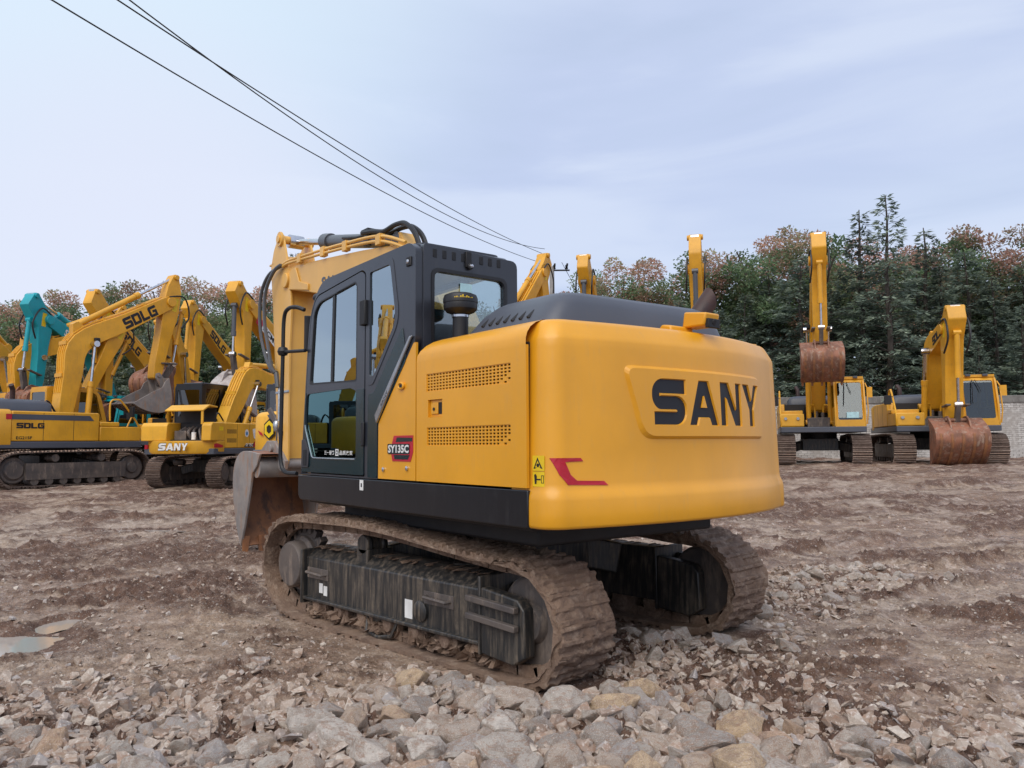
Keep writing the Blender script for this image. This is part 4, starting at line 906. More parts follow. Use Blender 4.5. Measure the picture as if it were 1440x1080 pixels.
q = MB(); q.prism([(4.92,1.92),(4.80,1.95),(4.36,1.62),(4.38,1.5)], -.22, -.19); q.prism([(4.92,1.92),(4.80,1.95),(4.36,1.62),(4.38,1.5)], .19, .22); q.prism([(4.92,1.95),(4.80,1.9),(4.58,1.30),(4.72,1.26)], -.07, .07); U('bucket_link', q, MAT['ironworn'], .01)
q = MB()
for k, (dx, dy) in enumerate(((0,.225),(-.24,.25))):
    q.tube(spline([(4.42,dy,3.82),(4.78 + dx,dy + .05,3.74),(5.0 + dx,dy + .07,3.50),(5.02 + dx,dy + .07,3.1),(4.92 + dx,dy + .05,2.75),(4.72 + dx*.5,dy + .03,2.48),(4.56,dy,2.40)], 6), .024, 8)
q.tube([(4.56,.235,2.40),(4.5,.235,2.2)], .03, 8); q.tube([(4.60,.25,2.42),(4.78,.23,2.46)], .026, 8); U('arm_hose', q, MAT['greysteel'])
q = MB(); q.tube([(4.52,.20,2.2),(4.50,.205,1.75),(4.47,.2,1.5)], .02, 8); q.box(4.2,4.62,.195,.215,2.12,2.15); q.lathe([(0,-.06),(.035,-.06),(.05,-.01),(.05,.05),(.03,.08),(0,.08)], (4.5,.235,1.68), (0,0,1), 12); U('arm_valve', q, MAT['alum'], .004)
# bucket
def bucket_parts(mk, pin, ang, wd, sc, mat_out, mat_in, mat_side, parent=None, teeth=5, bevel=.006):
    """profile drawn with the pin at 0,0 and the lip at (.75,-1.1); ang = direction of the lip"""
    rot = ang - atan2(-1.10, .75); cr, sr = cos(rot)*sc, sin(rot)*sc
    T = lambda p: (pin[0] + p[0]*cr - p[1]*sr, pin[1] + p[0]*sr + p[1]*cr)
    outer = [(.10,.13),(.45,.16),(.75,.16),(.95,.09),(1.08,-.06),(1.11,-.28),(1.05,-.58),(.91,-.88),(.75,-1.10)]; outer = [tuple(p)[:2] for p in spline([(a, c, 0) for a, c in outer], 4)]
    edge = [(.62,-.82),(.47,-.45),(.36,-.12),(.20,-.02)]; h = wd/2
    b = MB()
    b.prism([T(p) for p in outer + edge], h - .03, h); b.prism([T(p) for p in outer + edge], -h, -h + .03); pass
    inn = [(p[0] - .035*(1 if p[0] > .5 else .3), p[1] - .03*(1 if p[1] > -.1 else -.5)) for p in outer]
    b.mi = 1; b.grid([[(T(p)[0], y, T(p)[1]) for y in (-h + .028, h - .028)] for p in outer])
    b.mi = 2; b.grid([[(T(p)[0], y, T(p)[1]) for y in (-h + .028, h - .028)] for p in inn]); b.add([(T(outer[-1])[0], -h + .03, T(outer[-1])[1]), (T(outer[-1])[0], h - .03, T(outer[-1])[1]), (T(inn[-1])[0], h - .03, T(inn[-1])[1]), (T(inn[-1])[0], -h + .03, T(inn[-1])[1])], [(0,1,2,3)]); main = mk('bucket', b, [mat_side, mat_out, mat_in], bevel)
    s = MB(); 
    for sy in (-1, 1): s.prism([T(p) for p in ((-.07,-.07),(-.09,.04),(.02,.12),(.30,.30),(.55,.30),(.80,.16),(.55,.1),(.22,-.02),(.06,-.10))], sy*.215*sc - .025, sy*.215*sc + .025)
    s.lathe([(0,0),(.055*sc,0),(.055*sc,.55*sc),(0,.55*sc)], (T((0,0))[0], -.275*sc, T((0,0))[1]), (0,1,0), 14); s.lathe([(0,0),(.05*sc,0),(.05*sc,.55*sc),(0,.55*sc)], (T((.36,.2))[0], -.275*sc, T((.36,.2))[1]), (0,1,0), 14); obj('bucket_ear', s, mat_side, main, bevel)
    s = MB()
    for k in range(teeth):
        y = -h + .06 + (wd - .12)*k/(teeth-1); a, c, d = T((.77,-.98)), T((.70,-.96)), T((.735,-1.24)); e = T((.72,-1.235))
        s.add([(a[0], y-.05, a[1]), (a[0], y+.05, a[1]), (c[0], y+.05, c[1]), (c[0], y-.05, c[1]), (d[0], y-.03, d[1]), (d[0], y+.03, d[1]), (e[0], y+.03, e[1]), (e[0], y-.03, e[1])], [(0,1,2,3),(4,7,6,5),(0,4,5,1),(1,5,6,2),(2,6,7,3),(3,7,4,0)])
    obj('tooth', s, mat_in, main, bevel*.5); return main, T
bk_, T = bucket_parts(lambda n, b, m, bv: U(n, b, m, bv), (4.28,1.20), atan2(-1.10,.75), 1.0, 1.0, MAT['bucket'], MAT['bucketin'], MAT['bucketgrey'])
q = MB(); q.tube([(4.56,-.47,1.155),(4.56,.47,1.155)], .135, 22); obj('cross_tube', q, MAT['bucketgrey'], bk_)
q = MB(); q.box(4.50,4.62,.10,.40,1.288,1.293); obj('number_plate', q, MAT['alum'], bk_, smooth=False)
# ------------------------------------------------------------------ the other excavators in the yard
GK = [(-1.75,0),(-.9,-.01),(0,-.01),(.9,-.01),(1.75,0),(2.02,.10),(2.17,.27),(2.20,.46),(2.14,.68),(1.98,.84),(1.72,.92),(.9,.955),(0,.94),(-.9,.93),(-1.72,.90),(-1.99,.82),(-2.15,.66),(-2.2,.44),(-2.14,.24),(-2.0,.08)]
GK = GK[::-1]
GK = [GK[0]] + GK[1:]
BELT = {}
def gen_undercarriage(root, tmat, yc=1.19, wd=.6):
    kb = (tmat.name, yc, wd)
    if kb not in BELT:
        u = {}
        keys = [(x, z + .035) for x, z in GK]
        # belt path must run clockwise seen from +y (outward normals)
        u['belt'] = belt_mesh('track', keys[::-1], 0, wd, 46, tmat, 3, .006, False, 5)
        f = MB(); f.prism([(.14,.20),(.14,.58),(-.05,.66),(-.22,.66),(-.22,.20)], -1.45, 1.45, 'x'); f.prism([(1.45,.16),(1.45,.64),(1.95,.58),(2.0,.5),(2.0,.25),(1.9,.14)], .04, .17); u['frame'] = f.mesh('track_frame', MAT['ironworn'])
        u['spr'] = wheel_mesh('sprocket', MAT['ironworn'], .37, .22, .62, 24, 0); u['idl'] = wheel_mesh('idler', MAT['ironworn'], .37, .20, .4, 24)
        r = MB(); r.lathe([(0,-.2),(.11,-.2),(.11,.2),(0,.2)], (0,0,0), (0,1,0), 14); u['rol'] = r.mesh('track_roller', MAT['ironworn'])
        BELT[kb] = u
    u = BELT[kb]
    for s in (1, -1):
        t = obj('track', u['belt'], None, root, loc=(0, s*yc, 0))
        for nm, me, lx, lz in (('sprocket','spr',-1.72,.47),('idler','idl',1.72,.47)): obj(nm, u[me], None, t, loc=(lx, 0, lz), rotz=0 if s > 0 else pi)
        obj('track_frame', u['frame'], None, t, rotz=0 if s > 0 else 0)
        for k in range(7): obj('track_roller', u['rol'], None, t, loc=(1.2 - .4*k, 0, .15))
        for k in range(2): obj('carrier_roller', u['rol'], None, t, loc=(.7 - 1.35*k, 0, .80))
    c = MB(); c.prism([(-.7,-.6),(.7,-.6),(.7,.6),(-.7,.6)], .45, .88, 'z')
    for sx in (-1, 1):
        for sy in (-1, 1): c.beam((sx*.3, sy*.5, .68), (sx*.8, sy*(yc-.15), .52), .3, .28)
    obj('car_body', c, MAT['frame'], root, .02)
    c = MB(); c.cyl((0,0,.85), (0,0,1.08), .62, n=32); obj('slew_ring', c, MAT['black'], root)
def gcyl(root, name, p0, p1, frac, r, mat, rod=None):
    p0 = Vector(p0); p1 = Vector(p1); m = p0.lerp(p1, frac); q = MB(); q.tube([p0, m], r, 12); q.cyl(p0 - Vector((0,r*1.3,0)), p0 + Vector((0,r*1.3,0)), r*1.15, n=10); d = (p1-p0).normalized(); q.tube([m - d*.15, m + d*.02], r*1.2, 12); o = obj(name, q, mat, root)
    q = MB(); q.tube([m, p1], r*.5, 10); q.cyl(p1 - Vector((0,r*1.3,0)), p1 + Vector((0,r*1.3,0)), r*1.15, n=10); obj('rod', q, rod or MAT['steel'], o); return o
def gen_excavator(label, pos, head, bend, tip, atop, aend, lip, body='yellow_b', cabm='yellow_b', boomm=None, bucketm='bucket', tmat='trackold', scale=(1,1,1), lean=0., boomtxt=None, sidetxt=None, open_hood=False, bcyl_grey=False, guard=None, txtmat='letter', group=None, bucket_in='bucketin', cabtrim='darkgrey', bucket_w=1.25, hw=(.25,.30,.19), arm_w=.19, txt_at=.42, cabs=(1,1,1), bsc=1.12, glassm='tinted'):
    root = empty('excavator', (*pos, hgt_flat(*pos)), radians(head)); root.scale = scale
    tag(root, label, 'excavator', group)
    Y = MAT[body]; CM = MAT[cabm]; BM = MAT[boomm or body]
    gen_undercarriage(root, MAT[tmat])
    # upper structure
    b = MB(); b.prism(rounded([(-2.5,-1.36),(2.0,-1.36),(2.0,1.38),(-2.5,1.38)], .05), 1.08, 1.27, 'z'); obj('deck', b, MAT['darkgrey'], root, .02)
    ring = lambda i, z: [(x, y, z) for x, y in rounded([(-1.85,-1.37+i),(-1.85,1.37-i),(-2.35+i,1.37-i),(-2.78+i,.8),(-2.86+i,0),(-2.78+i,-.8),(-2.35+i,-1.37+i)], [0,0,.2,.2,.3,.2,.2], 3)]
    b = MB()
    if open_hood:
        b.loft([ring(.05,1.10), ring(0,1.18), ring(0,1.52)])
        cwt = obj('counterweight', b, Y, root, .012)
        for s0, s1 in ((-1.37,-1.0),(.35,1.37)):
            q = MB(); q.prism([(-2.72,1.52),(-1.85,1.52),(-1.85,2.12),(-2.6,2.12),(-2.70,2.02)], s0, s1); obj('rear_panel', q, Y, root, .03)
        q = MB(); q.box(-2.5,-1.86,-.98,.33,1.50,1.56); q.box(-1.9,-1.86,-1.,.35,1.5,2.1); obj('engine_bay', q, MAT['black'], root)
        q = MB()
        for k in range(5): q.tube(spline([(-2.4 + .1*k, -.8 + .23*k, 1.55), (-2.35, -.7 + .22*k, 1.85 - .03*k), (-1.95, -.5 + .15*k, 1.95)], 4), .04 + .012*(k % 3), 8)
        q.box(-2.4,-2.0,-.2,.25,1.55,1.85); obj('engine', q, MAT['ironworn'], root, .02)
        q = MB(); q.cyl((-2.45,-.55,1.56), (-2.45,-.55,1.80), .08, n=14); obj('bottle', q, MAT['white'], root)
        q = MB(); q.prism(rounded([(-2.70,2.52),(-2.30,2.70),(-1.80,2.66),(-1.80,2.61),(-2.30,2.64),(-2.68,2.47)], .03), -1.05, .45); q.prism([(-2.66,2.05),(-2.60,2.05),(-2.60,2.5),(-2.66,2.5)], -1.02, -.94); obj('open_hood', q, Y, root, .01)
        q = MB(); q.box(-1.84,-1.80,-1.0,.4,2.0,2.6); obj('hood_back', q, MAT['black'], root)
    else:
        b.loft([ring(.06,1.10), ring(.02,1.14), ring(0,1.22), ring(0,2.02), ring(.05,2.11), ring(.12,2.15), ring(.25,2.17)]); cwt = obj('counterweight', b, Y, root, .01, 50)
        h = MB(); h.loft([[(x, y, z) for x, y in rounded([(-.55-i,.95-i),(-2.3+i,.95-i),(-2.3+i,-1.0+i),(-.55-i,-1.0+i)], .15, 3)] for i, z in ((0,2.13),(.02,2.35),(.12,2.45),(.3,2.48))]); obj('engine_hood', h, MAT['darkgrey'], root, 0, 50)
        q = MB(); q.tube([(-1.5,-.6,2.4),(-1.5,-.6,2.75),(-1.58,-.66,2.88)], .07, 12); obj('exhaust_pipe', q, MAT['rustpipe'], root)
    for s in (1, -1):
        x1 = -.12 if s > 0 else .62
        q = MB(); q.prism([(-1.84,1.28),(x1,1.28),(x1,2.06),(x1-.03,2.12),(-1.84,2.12)], s*1.26 - .10, s*1.26 + .10)
        p = obj('side_panel', q, Y, root, .03)
        q = MB()
        q.box(-1.006, -.994, *sorted((s*1.3595, s*1.3625)), 1.3, 2.08); g2 = MB(); x = -.15 if s < 0 else -.6; g2.box(x-.006, x+.006, *sorted((s*1.3595, s*1.3625)), 1.3, 2.08); obj('panel_gap', g2, MAT['black'], p)
        if not boomtxt or open_hood:
            for j in range(2):
                lv = MB()
                for i in range(9): lv.box(-1.66 + .07*i, -1.63 + .07*i, *sorted((s*1.3595, s*1.363)), 1.46 + .30*j, 1.60 + .30*j)
                obj('louver', lv, MAT['black'], p)
        obj('panel_gap', q, MAT['black'], p)
    q = MB(); q.box(-1.84,-.12,-1.16,1.16,1.27,2.13); q.box(-.12,.62,-1.16,-.5,1.27,2.1); obj('engine_compartment', q, MAT['black'], root)
    q = MB(); q.box(.64,1.95,-1.36,-.58,1.28,1.72); q.box(.64,1.25,-1.36,-.58,1.72,1.86); obj('tool_box', q, Y, root, .03)
    q = MB(); q.box(.9,.93,-1.36,-.58,1.28,1.70); q.tube(spline([(1.92,-1.32,1.28),(1.92,-1.34,1.7),(1.35,-1.34,2.45),(1.15,-1.34,2.55),(.95,-1.34,2.45),(.95,-1.34,1.9)], 4), .028, 7); obj('handrail', q, Y if not open_hood else MAT['black'], root)
    # cab
    side = rounded([(1.88,1.28),(1.86,1.95),(1.62,2.80),(1.42,2.95),(.02,2.97),(-.06,2.90),(-.06,1.28)], [.03,.2,.2,.12,.08,.04,.02], 4)
    h1 = rounded([(1.72,1.95),(1.50,2.78),(1.40,2.84),(.82,2.86),(.82,1.95)], .06, 3); h2 = rounded([(.70,1.95),(.70,2.86),(.12,2.86),(.12,1.95)], .06, 3); h3 = rounded([(1.72,1.45),(1.74,1.84),(.82,1.84),(.82,1.45)], .05, 3)
    fr = rounded([(.52,1.50),(1.28,1.50),(1.28,2.78),(.52,2.78)], .07, 3); rr = rounded([(.5,2.12),(1.3,2.12),(1.3,2.82),(.5,2.82)], .06, 3)
    q = MB(); q.plate(side, [h1, h2, h3], 1.34, 1.39); q.plate(side, [h1, h2], .41, .46); q.plate([(.43,1.28),(1.37,1.28),(1.37,2.93),(.43,2.93)], [rr], -.06, -.02, 'x'); q.box(-.04,1.55,.43,1.37,2.90,2.985); q.box(-.05,1.88,.43,1.37,1.27,1.31)
    q.plate([(.43,1.28),(1.37,1.28),(1.37,2.93),(.43,2.93)], [fr], 0, .05, mp=lambda u, v, a: (np.interp(v, [1.28,1.95,2.80,2.95],[1.88,1.86,1.62,1.44]) - a, u, v))
    cb = obj('cab', q, CM, root, .012); cb.scale = cabs; cb.location = (.9*(1-cabs[0]), .9*(1-cabs[1]), 1.28*(1 - cabs[2]))
    q = MB(); q.plate(h1, [], 1.36, 1.365); q.plate(h2, [], 1.36, 1.365); q.plate(h3, [], 1.36, 1.365)
    q.plate(h1, [], .43, .435); q.plate(h2, [], .43, .435); q.plate(rr, [], -.045, -.04, 'x'); obj('window', q, MAT[glassm], cb, smooth=False)
    q = MB(); q.plate(fr, [], .02, .025, mp=lambda u, v, a: (np.interp(v, [1.28,1.95,2.80,2.95],[1.88,1.86,1.62,1.44]) - a, u, v)); obj('windscreen', q, MAT['screen2' if glassm == 'tinted' else glassm], cb, smooth=False)
    q = MB(); q.box(.25,.75,.62,1.12,1.35,1.9); q.prism([(.2,1.85),(.36,1.85),(.26,2.6),(.12,2.6)], .64, 1.1); q.box(.3,1.2,1.15,1.3,1.35,1.85); q.box(.3,1.2,.5,.6,1.35,1.85); obj('seat', q, MAT['black'], cb, .03)
    q = MB(); q.tube([(1.68,.75,2.8),(1.80,.72,2.35),(1.86,.70,2.0)], .012, 5); q.tube([(1.68,.82,2.8),(1.78,.95,2.4)], .010, 5); obj('wiper', q, MAT['black'], cb)
    q = MB(); q.tube([(1.82,1.42,1.35),(1.86,1.46,1.8),(1.68,1.46,2.6),(1.58,1.42,2.75)], .02, 6); q.box(1.7,1.74,1.45,1.62,2.25,2.6); obj('grab_rail', q, CM if cabm != 'cabgrey' else MAT['black'], cb)
    if guard == 'card': q = MB(); q.box(1.893,1.897,.78,1.16,1.56,1.76); o_ = obj('paper_sign', q, MAT['paleblue'], cb, smooth=False)
    q = MB(); q.box(1.52,1.60,-1.58,-1.40,2.02,2.34); q.tube([(1.55,-1.34,2.30),(1.56,-1.44,2.30)], .015, 5); obj('mirror', q, MAT['black'], root, .02)
    q = MB(); q.box(1.951,1.956,-1.30,-.64,1.33,1.66); obj('tool_box_door', q, Y, root, .004); q = MB(); q.box(1.251,1.256,-1.30,-.64,1.73,1.83); obj('tool_box_lid', q, Y, root, .004)
    for yy in (-1.18, -.78):
        q = MB(); q.lathe([(0,0),(.055,0),(.05,.05),(0,.05)], (1.957, yy, 1.56), (1,0,0), 12); obj('headlamp', q, MAT['alum'], root)
    q = MB(); q.box(.12,1.2,.55,1.25,2.986,3.02); q.box(1.35,1.62,.60,.74,2.93,3.0); q.box(1.35,1.62,1.05,1.19,2.93,3.0); obj('roof_hatch', q, MAT['darkgrey'], cb, .01)
    for yy in (-.27, .27):
        q = MB(); q.tube(spline([(.72, yy*1.25, 1.55),(.80, yy*1.2, 2.0),(.72, yy*.8, 2.06),(.62, yy*.55, 2.0),(.55, yy*.5, 1.5)], 4), .028, 6); obj('hydraulic_pipe', q, Y, root)
    q = MB(); q.box(.0,.85,-.42,.34,1.28,1.62); q.cyl((.5,-.1,1.6), (.5,-.1,1.85), .08, n=10); q.cyl((.6,.12,1.6), (.6,.12,1.8), .06, n=10); obj('swing_motor', q, MAT['ironworn'], root, .02)
    # boom
    F = Vector((.18,0,1.95)); Bd = Vector((bend[0],0,bend[1])); Tp = Vector((tip[0],0,tip[1])); At = Vector((atop[0],0,atop[1])); Ae = Vector((aend[0],0,aend[1])); dirs = Vector((0,1,0))
    pts = spline([F, F.lerp(Bd,.55) + (Bd - Tp).normalized()*.06, Bd, Bd.lerp(Tp,.5), Tp], 5); n = len(pts); hs = np.interp(np.arange(n)/(n-1), [0,.2,.45,.75,1], [.20,hw[0],hw[1],.5*(hw[1]+hw[2]),hw[2]]); top = []; bot = []
    for i, p in enumerate(pts):
        t = (pts[min(i+1,n-1)] - pts[max(i-1,0)]).normalized(); nn = Vector((-t.z,0,t.x)); top.append(((p + nn*hs[i]).x, (p + nn*hs[i]).z)); bot.append(((p - nn*hs[i]).x, (p - nn*hs[i]).z))
    q = MB(); q.prism(top + bot[::-1], -.24, .24); q.cyl((Tp.x,-.3,Tp.z), (Tp.x,.3,Tp.z), .17, n=16); q.cyl((F.x,-.4,F.z), (F.x,.4,F.z), .14, n=16)
    bm_ = obj('boom', q, BM, root, .015)
    q = MB()
    for sy in (-.16, -.06, .06, .16): q.tube([(u, sy, w_ + .0) for u, w_ in [((Vector((a,0,c)) + Vector((0,0,0))).x, c + .05) for a, c in top[3:-1]]], .022, 5)
    for k in (5, 9, 13, 17): q.box(top[min(k,n-1)][0] - .05, top[min(k,n-1)][0] + .05, -.2, .2, top[min(k,n-1)][1] - .03, top[min(k,n-1)][1] + .08)
    obj('boom_pipe', q, BM, bm_)
    q = MB()
    for sy in (-.13, .13): q.tube(spline([(top[1][0] - .05, sy, top[1][1]), (F.x - .5, sy, F.z + .55), (F.x - .65, sy, F.z + .1), (F.x - .35, sy, F.z - .3)], 4), .03, 6)
    obj('boom_hose', q, MAT['rubber'], root)
    for sy in (-.36, .36): gcyl(root, 'boom_cylinder', (.75, sy, 1.45), F.lerp(Bd,.9) + (Tp-Bd).normalized()*.45 + Vector((0,sy,0)), .58, .085, BM)
    m0 = Bd.lerp(Tp,.05); nb = (Tp - Bd).normalized(); nb = Vector((-nb.z,0,nb.x)); gcyl(root, 'arm_cylinder', m0 + nb*.52, At, .62, .095, BM)
    q = MB(); q.prism([(p.x, p.z) for p in (m0 - (Tp-Bd).normalized()*.25 + nb*.3, m0 + (Tp-Bd).normalized()*.25 + nb*.3, m0 + (Tp-Bd).normalized()*.1 + nb*.62, m0 - (Tp-Bd).normalized()*.1 + nb*.62)], -.12, .12); obj('boom_bracket', q, BM, bm_, .01)
    # arm: from the cylinder pin through the boom tip to the bucket pin
    ax = (Ae - Tp).normalized(); px = Vector((-ax.z,0,ax.x))          # px points to the front for a hanging arm
    if px.dot(At - Tp) < 0 and False: px = -px
    la = (Ae - Tp).length; tl = (At - Tp); ha = tl.dot(ax); hf = tl.dot(px); sg = 1 if px.x > 0 else -1; px = px*sg; hf *= sg
    P = lambda a, c: ((Tp + ax*a + px*c).x, (Tp + ax*a + px*c).z)
    prof = [P(ha - .1, hf - .09), P(ha - .10, hf + .07), P(ha*.45, max(hf + .30, .30)), P(.35, .38), P(la*.5, .25), P(la - .1, .17), P(la + .12, .05), P(la + .10, -.12), P(la - .4, -.17), P(la*.4, -.16), P(.3, -.22), P(-.15, -.22), P(ha*.6, hf*.6 - .22)]
    q = MB(); q.prism(rounded(prof, .05, 2), -arm_w, arm_w); q.cyl((At.x,-.25,At.z), (At.x,.25,At.z), .09, n=12); ar = obj('arm', q, BM, root, .012)
    kb = Tp + ax*.15 + px*.62; ke = Tp + ax*(la - .55) + px*.60
    gcyl(root, 'bucket_cylinder', kb, ke, .62, .075, MAT['greysteel'] if bcyl_grey else BM)
    q = MB(); e2 = Tp + ax*(la - .45) + px*.05; lipd = Vector((cos(radians(lip)),0,sin(radians(lip)))); pin2 = Ae + Vector((-lipd.z,0,lipd.x))*.40 + lipd*.1
    for sy in (-.24, .24): q.beam(e2 + Vector((0,sy,0)), ke + Vector((0,sy,0)), .05, .12, (0,1,0))
    q.beam(ke, pin2, .2, .12, (0,1,0)); obj('bucket_link', q, MAT['ironworn'], root, .01)
    q = MB(); sp = [(Tp - px*.1 + Vector((0,.27,.15))), Tp + px*.45 + ax*(-.3) + Vector((0,.30,0)), Tp + px*.75 + ax*.3 + Vector((0,.3,0)), Tp + px*.5 + ax*.8 + Vector((0,.25,0))]; q.tube(spline(sp, 5), .028, 6); q.tube(spline([v - Vector((0,.55,0)) for v in sp], 5), .028, 6); obj('arm_hose', q, MAT['rubber'], ar)
    bucket_parts(lambda nm, b_, m_, bv: obj(nm, b_, m_, root, bv), (Ae.x, Ae.z), radians(lip), bucket_w, bsc, MAT[bucketm], MAT[bucket_in], MAT[bucketm], teeth=5, bevel=.006)
    bk = [o for o in root.children if o.name.split('.')[0] == 'bucket'][0]
    rot = radians(lip) - atan2(-1.10, .75); cr, sr = cos(rot)*bsc, sin(rot)*bsc; Tb = lambda p: (Ae.x + p[0]*cr - p[1]*sr, Ae.z + p[0]*sr + p[1]*cr)
    po = [Tb(p) for p in ((.99,.10),(1.10,-.06),(1.135,-.28),(1.075,-.59),(.935,-.89),(.79,-1.09))]; pi_ = [Tb(p) for p in ((.93,.06),(1.06,-.07),(1.09,-.28),(1.03,-.57),(.89,-.87),(.74,-1.08))]
    for k in range(5):
        y = -bucket_w*.40 + bucket_w*.20*k; q = MB(); q.prism(po + pi_[::-1], y - .035, y + .035); obj('wear_strip', q, MAT['bucketin'] if bucketm == 'bucket' else MAT['ironworn'], bk)
    ml = Bd.lerp(Tp, .12) - Vector((-(Tp-Bd).normalized().z, 0, (Tp-Bd).normalized().x))*.1; q = MB(); q.box(ml.x - .06, ml.x + .10, -.36, -.245, ml.z - .07, ml.z + .07); obj('boom_lamp', q, MAT['black'], bm_, .02)
    # writing
    if boomtxt:
        d = (Tp - Bd).normalized(); nn = Vector((-d.z,0,d.x)); txt, hh, ww = boomtxt
        for s in (1, -1):
            c = Bd.lerp(Tp, txt_at) - nn*(hh*.55)
            o_ = c + Vector((0, s*.242, 0)) - d*(0 if s < 0 else -ww)
            if txt in ('sdlg',): put_text('boom_lettering', txt, o_, d if s < 0 else -d, nn, hh, MAT[txtmat], bm_, .004, ww)
            else: put_font('boom_lettering', txt, o_ + Vector((0, s*.001, 0)), d if s < 0 else -d, nn, hh, MAT[txtmat], bm_, ww, .03, .003)
    ns = MB()
    pp = [P(-.2,.1), P(-.2,.28), P(.28,.28), P(.28,.1)]
    for s in (1, -1): ns.prism(pp, *sorted((s*(arm_w + .0015), s*(arm_w + .004))))
    obj('warning_sticker', ns, MAT['warn'], ar, smooth=False)
    return root, cwt
def hgt_flat(x, y): return gz(x, y) + .0
# ------------------------------------------------------------------ who stands where
ROW = 'excavators parked in the back rows'
l1, _ = gen_excavator('side on yellow excavator at far left with a grey bucket and black boom letters', (21.72,-2.06), -77, (.62,4.35), (3.65,6.08), (3.85,6.98), (3.23,3.50), -138, bucketm='bucketgrey', bucket_in='bucketgrey', boomtxt=('sdlg',.36,1.30), hw=(.27,.33,.22), txt_at=.44, group=ROW)
q = MB(); q.prism([(-1.84,1.88),(.45,1.88),(.32,2.03),(-1.84,2.03)], -1.3645, -1.3615); obj('side_stripe', q, MAT['darkgrey'], l1, smooth=False)
q = MB(); q.prism([(-2.0,1.88),(-1.85,1.88),(-1.85,2.03),(-2.0,2.03)], -1.3745, -1.3712); obj('red_stripe', q, MAT['red'], l1, smooth=False)
put_text('side_lettering', 'sdlg', (-1.72,-1.3652,1.64), (1,0,0), (0,0,1), .15, MAT['letter'], l1, .003, .74)
put_font('side_lettering', 'EG215F', (-1.72,-1.3652,1.33), (1,0,0), (0,0,1), .085, MAT['letter'], l1, .42, .02)
l2, _ = gen_excavator('yellow excavator behind the side on one, its boom arching over the other cab', (26.2,-1.9), -77, (.35,4.30), (3.55,5.55), (3.75,6.45), (2.35,2.75), -130, boomtxt=None, hw=(.30,.33,.22), group=ROW)
l3, _ = gen_excavator('yellow excavator whose raised arm shows just right of the teal boom', (28.97,-8.13), 122, (1.36,4.25), (3.55,5.95), (4.35,6.85), (3.6,2.65), -80, bsc=.85, bucket_w=1.0, boomtxt=('sdlg',.34,1.25), txt_at=.30, group=ROW)
l4, _ = gen_excavator('yellow excavator whose lettered boom rises just right of the grey bucket', (29.9,-12.2), 122, (1.35,4.55), (3.9,6.35), (4.5,7.0), (4.2,3.6), -80, boomtxt=('sdlg',.34,1.25), txt_at=.36, group=ROW)
l5, _ = gen_excavator('teal excavator with white boom lettering in the far left back row', (28.24,-6.01), 122, (1.5,4.5), (3.85,5.55), (4.40,6.33), (4.15,3.1), -80, 'teal', 'teal', bsc=.8, bucket_w=.9, boomtxt=('SUNWARD',.26,1.5), txtmat='white', txt_at=.12, group=ROW)
l6, _ = gen_excavator('yellow excavator mostly cut off by the left edge of the picture', (32.0,-3.6), 122, (1.2,4.6), (3.4,6.0), (3.6,7.3), (3.3,3.4), -80, boomtxt=('sdlg',.34,1.25), txt_at=.25, group=ROW)
l9, _ = gen_excavator('yellow excavator with a red and white boom badge and a scoured white bucket', (22.28,-10.62), 122, (1.45,4.40), (3.85,5.80), (4.45,6.40), (3.95,3.45), -90, bucketm='whitebucket', bucket_in='whitebucket', boomtxt=None, bcyl_grey=True, hw=(.30,.33,.2), group=ROW)
d = Vector((2.4,0,1.4)).normalized(); nn = Vector((-d.z,0,d.x)); c = Vector((2.75,.242,4.93))
bm_ = [o for o in l9.children if o.name.startswith('boom') and 'boom.' in o.name or o.name == 'boom'][0]
def strip(name, a0, a1, hh, mat, z):
    q = MB(); q.add([c + d*a0 - nn*hh + Vector((0,z,0)), c + d*a1 - nn*hh + Vector((0,z,0)), c + d*a1 + nn*hh + Vector((0,z,0)), c + d*a0 + nn*hh + Vector((0,z,0))], [(3,2,1,0)]); return obj(name, q, MAT[mat], bm_, smooth=False)
strip('badge', -.85, .45, .15, 'white', .002); strip('badge', .45, .85, .16, 'red', .003)
put_font('boom_lettering', 'XCMG', c + d*.40 - nn*.09 + Vector((0,.006,0)), -d, nn, .19, MAT['letter'], bm_, 1.1, .03)
l8, cw8 = gen_excavator('small yellow excavator with its engine hood propped open and white letters on its tail', (16.48,-4.85), -60, (1.9,3.85), (4.6,3.75), (5.2,4.5), (4.6,1.9), -80, 'yellow_c', 'skirt', boomm='yellow_c', scale=(.66,.78,.80), open_hood=True, cabs=(1.6,1.15,1.32), glassm='blackglass', boomtxt=None, hw=(.36,.40,.22), group=ROW)
put_text('tail_outline', 'SANY', (-2.800,.62,1.20), (-.13,-1,0), (0,0,1), .26, MAT['letter'], cw8, .004, 1.28, .12)
put_text('tail_lettering', 'zANY', (-2.8,.60,1.215), (-.13,-1,0), (0,0,1), .23, MAT['white'], cw8, .008, 1.24, .12)
for s, (a, e) in ((1, (1.05,1.25)), (-1, (-1.0,-.55))): pass
q = MB(); q.prism([(-1.95,1.30),(-2.5,1.30),(-2.5,1.42),(-2.35,1.44),(-1.95,1.38)], -1.376, -1.3725); obj('reflector', q, MAT['red'], cw8, smooth=False); q = MB(); q.box(-2.52,-2.45,1.22,1.34,1.26,1.40); obj('reflector', q, MAT['red'], cw8, smooth=False)
q = MB(); q.lathe([(0,0),(.13,0),(.13,.003),(0,.003)], (-.35,-1.362,1.78), (0,-1,0), 20); obj('round_sticker', q, MAT['white'], l8, smooth=False); q = MB(); q.prism([(.05,1.92),(.42,1.98),(.32,1.55),(.15,1.62)], -1.3655, -1.3625); obj('shield_sticker', q, MAT['white'], l8, smooth=False)
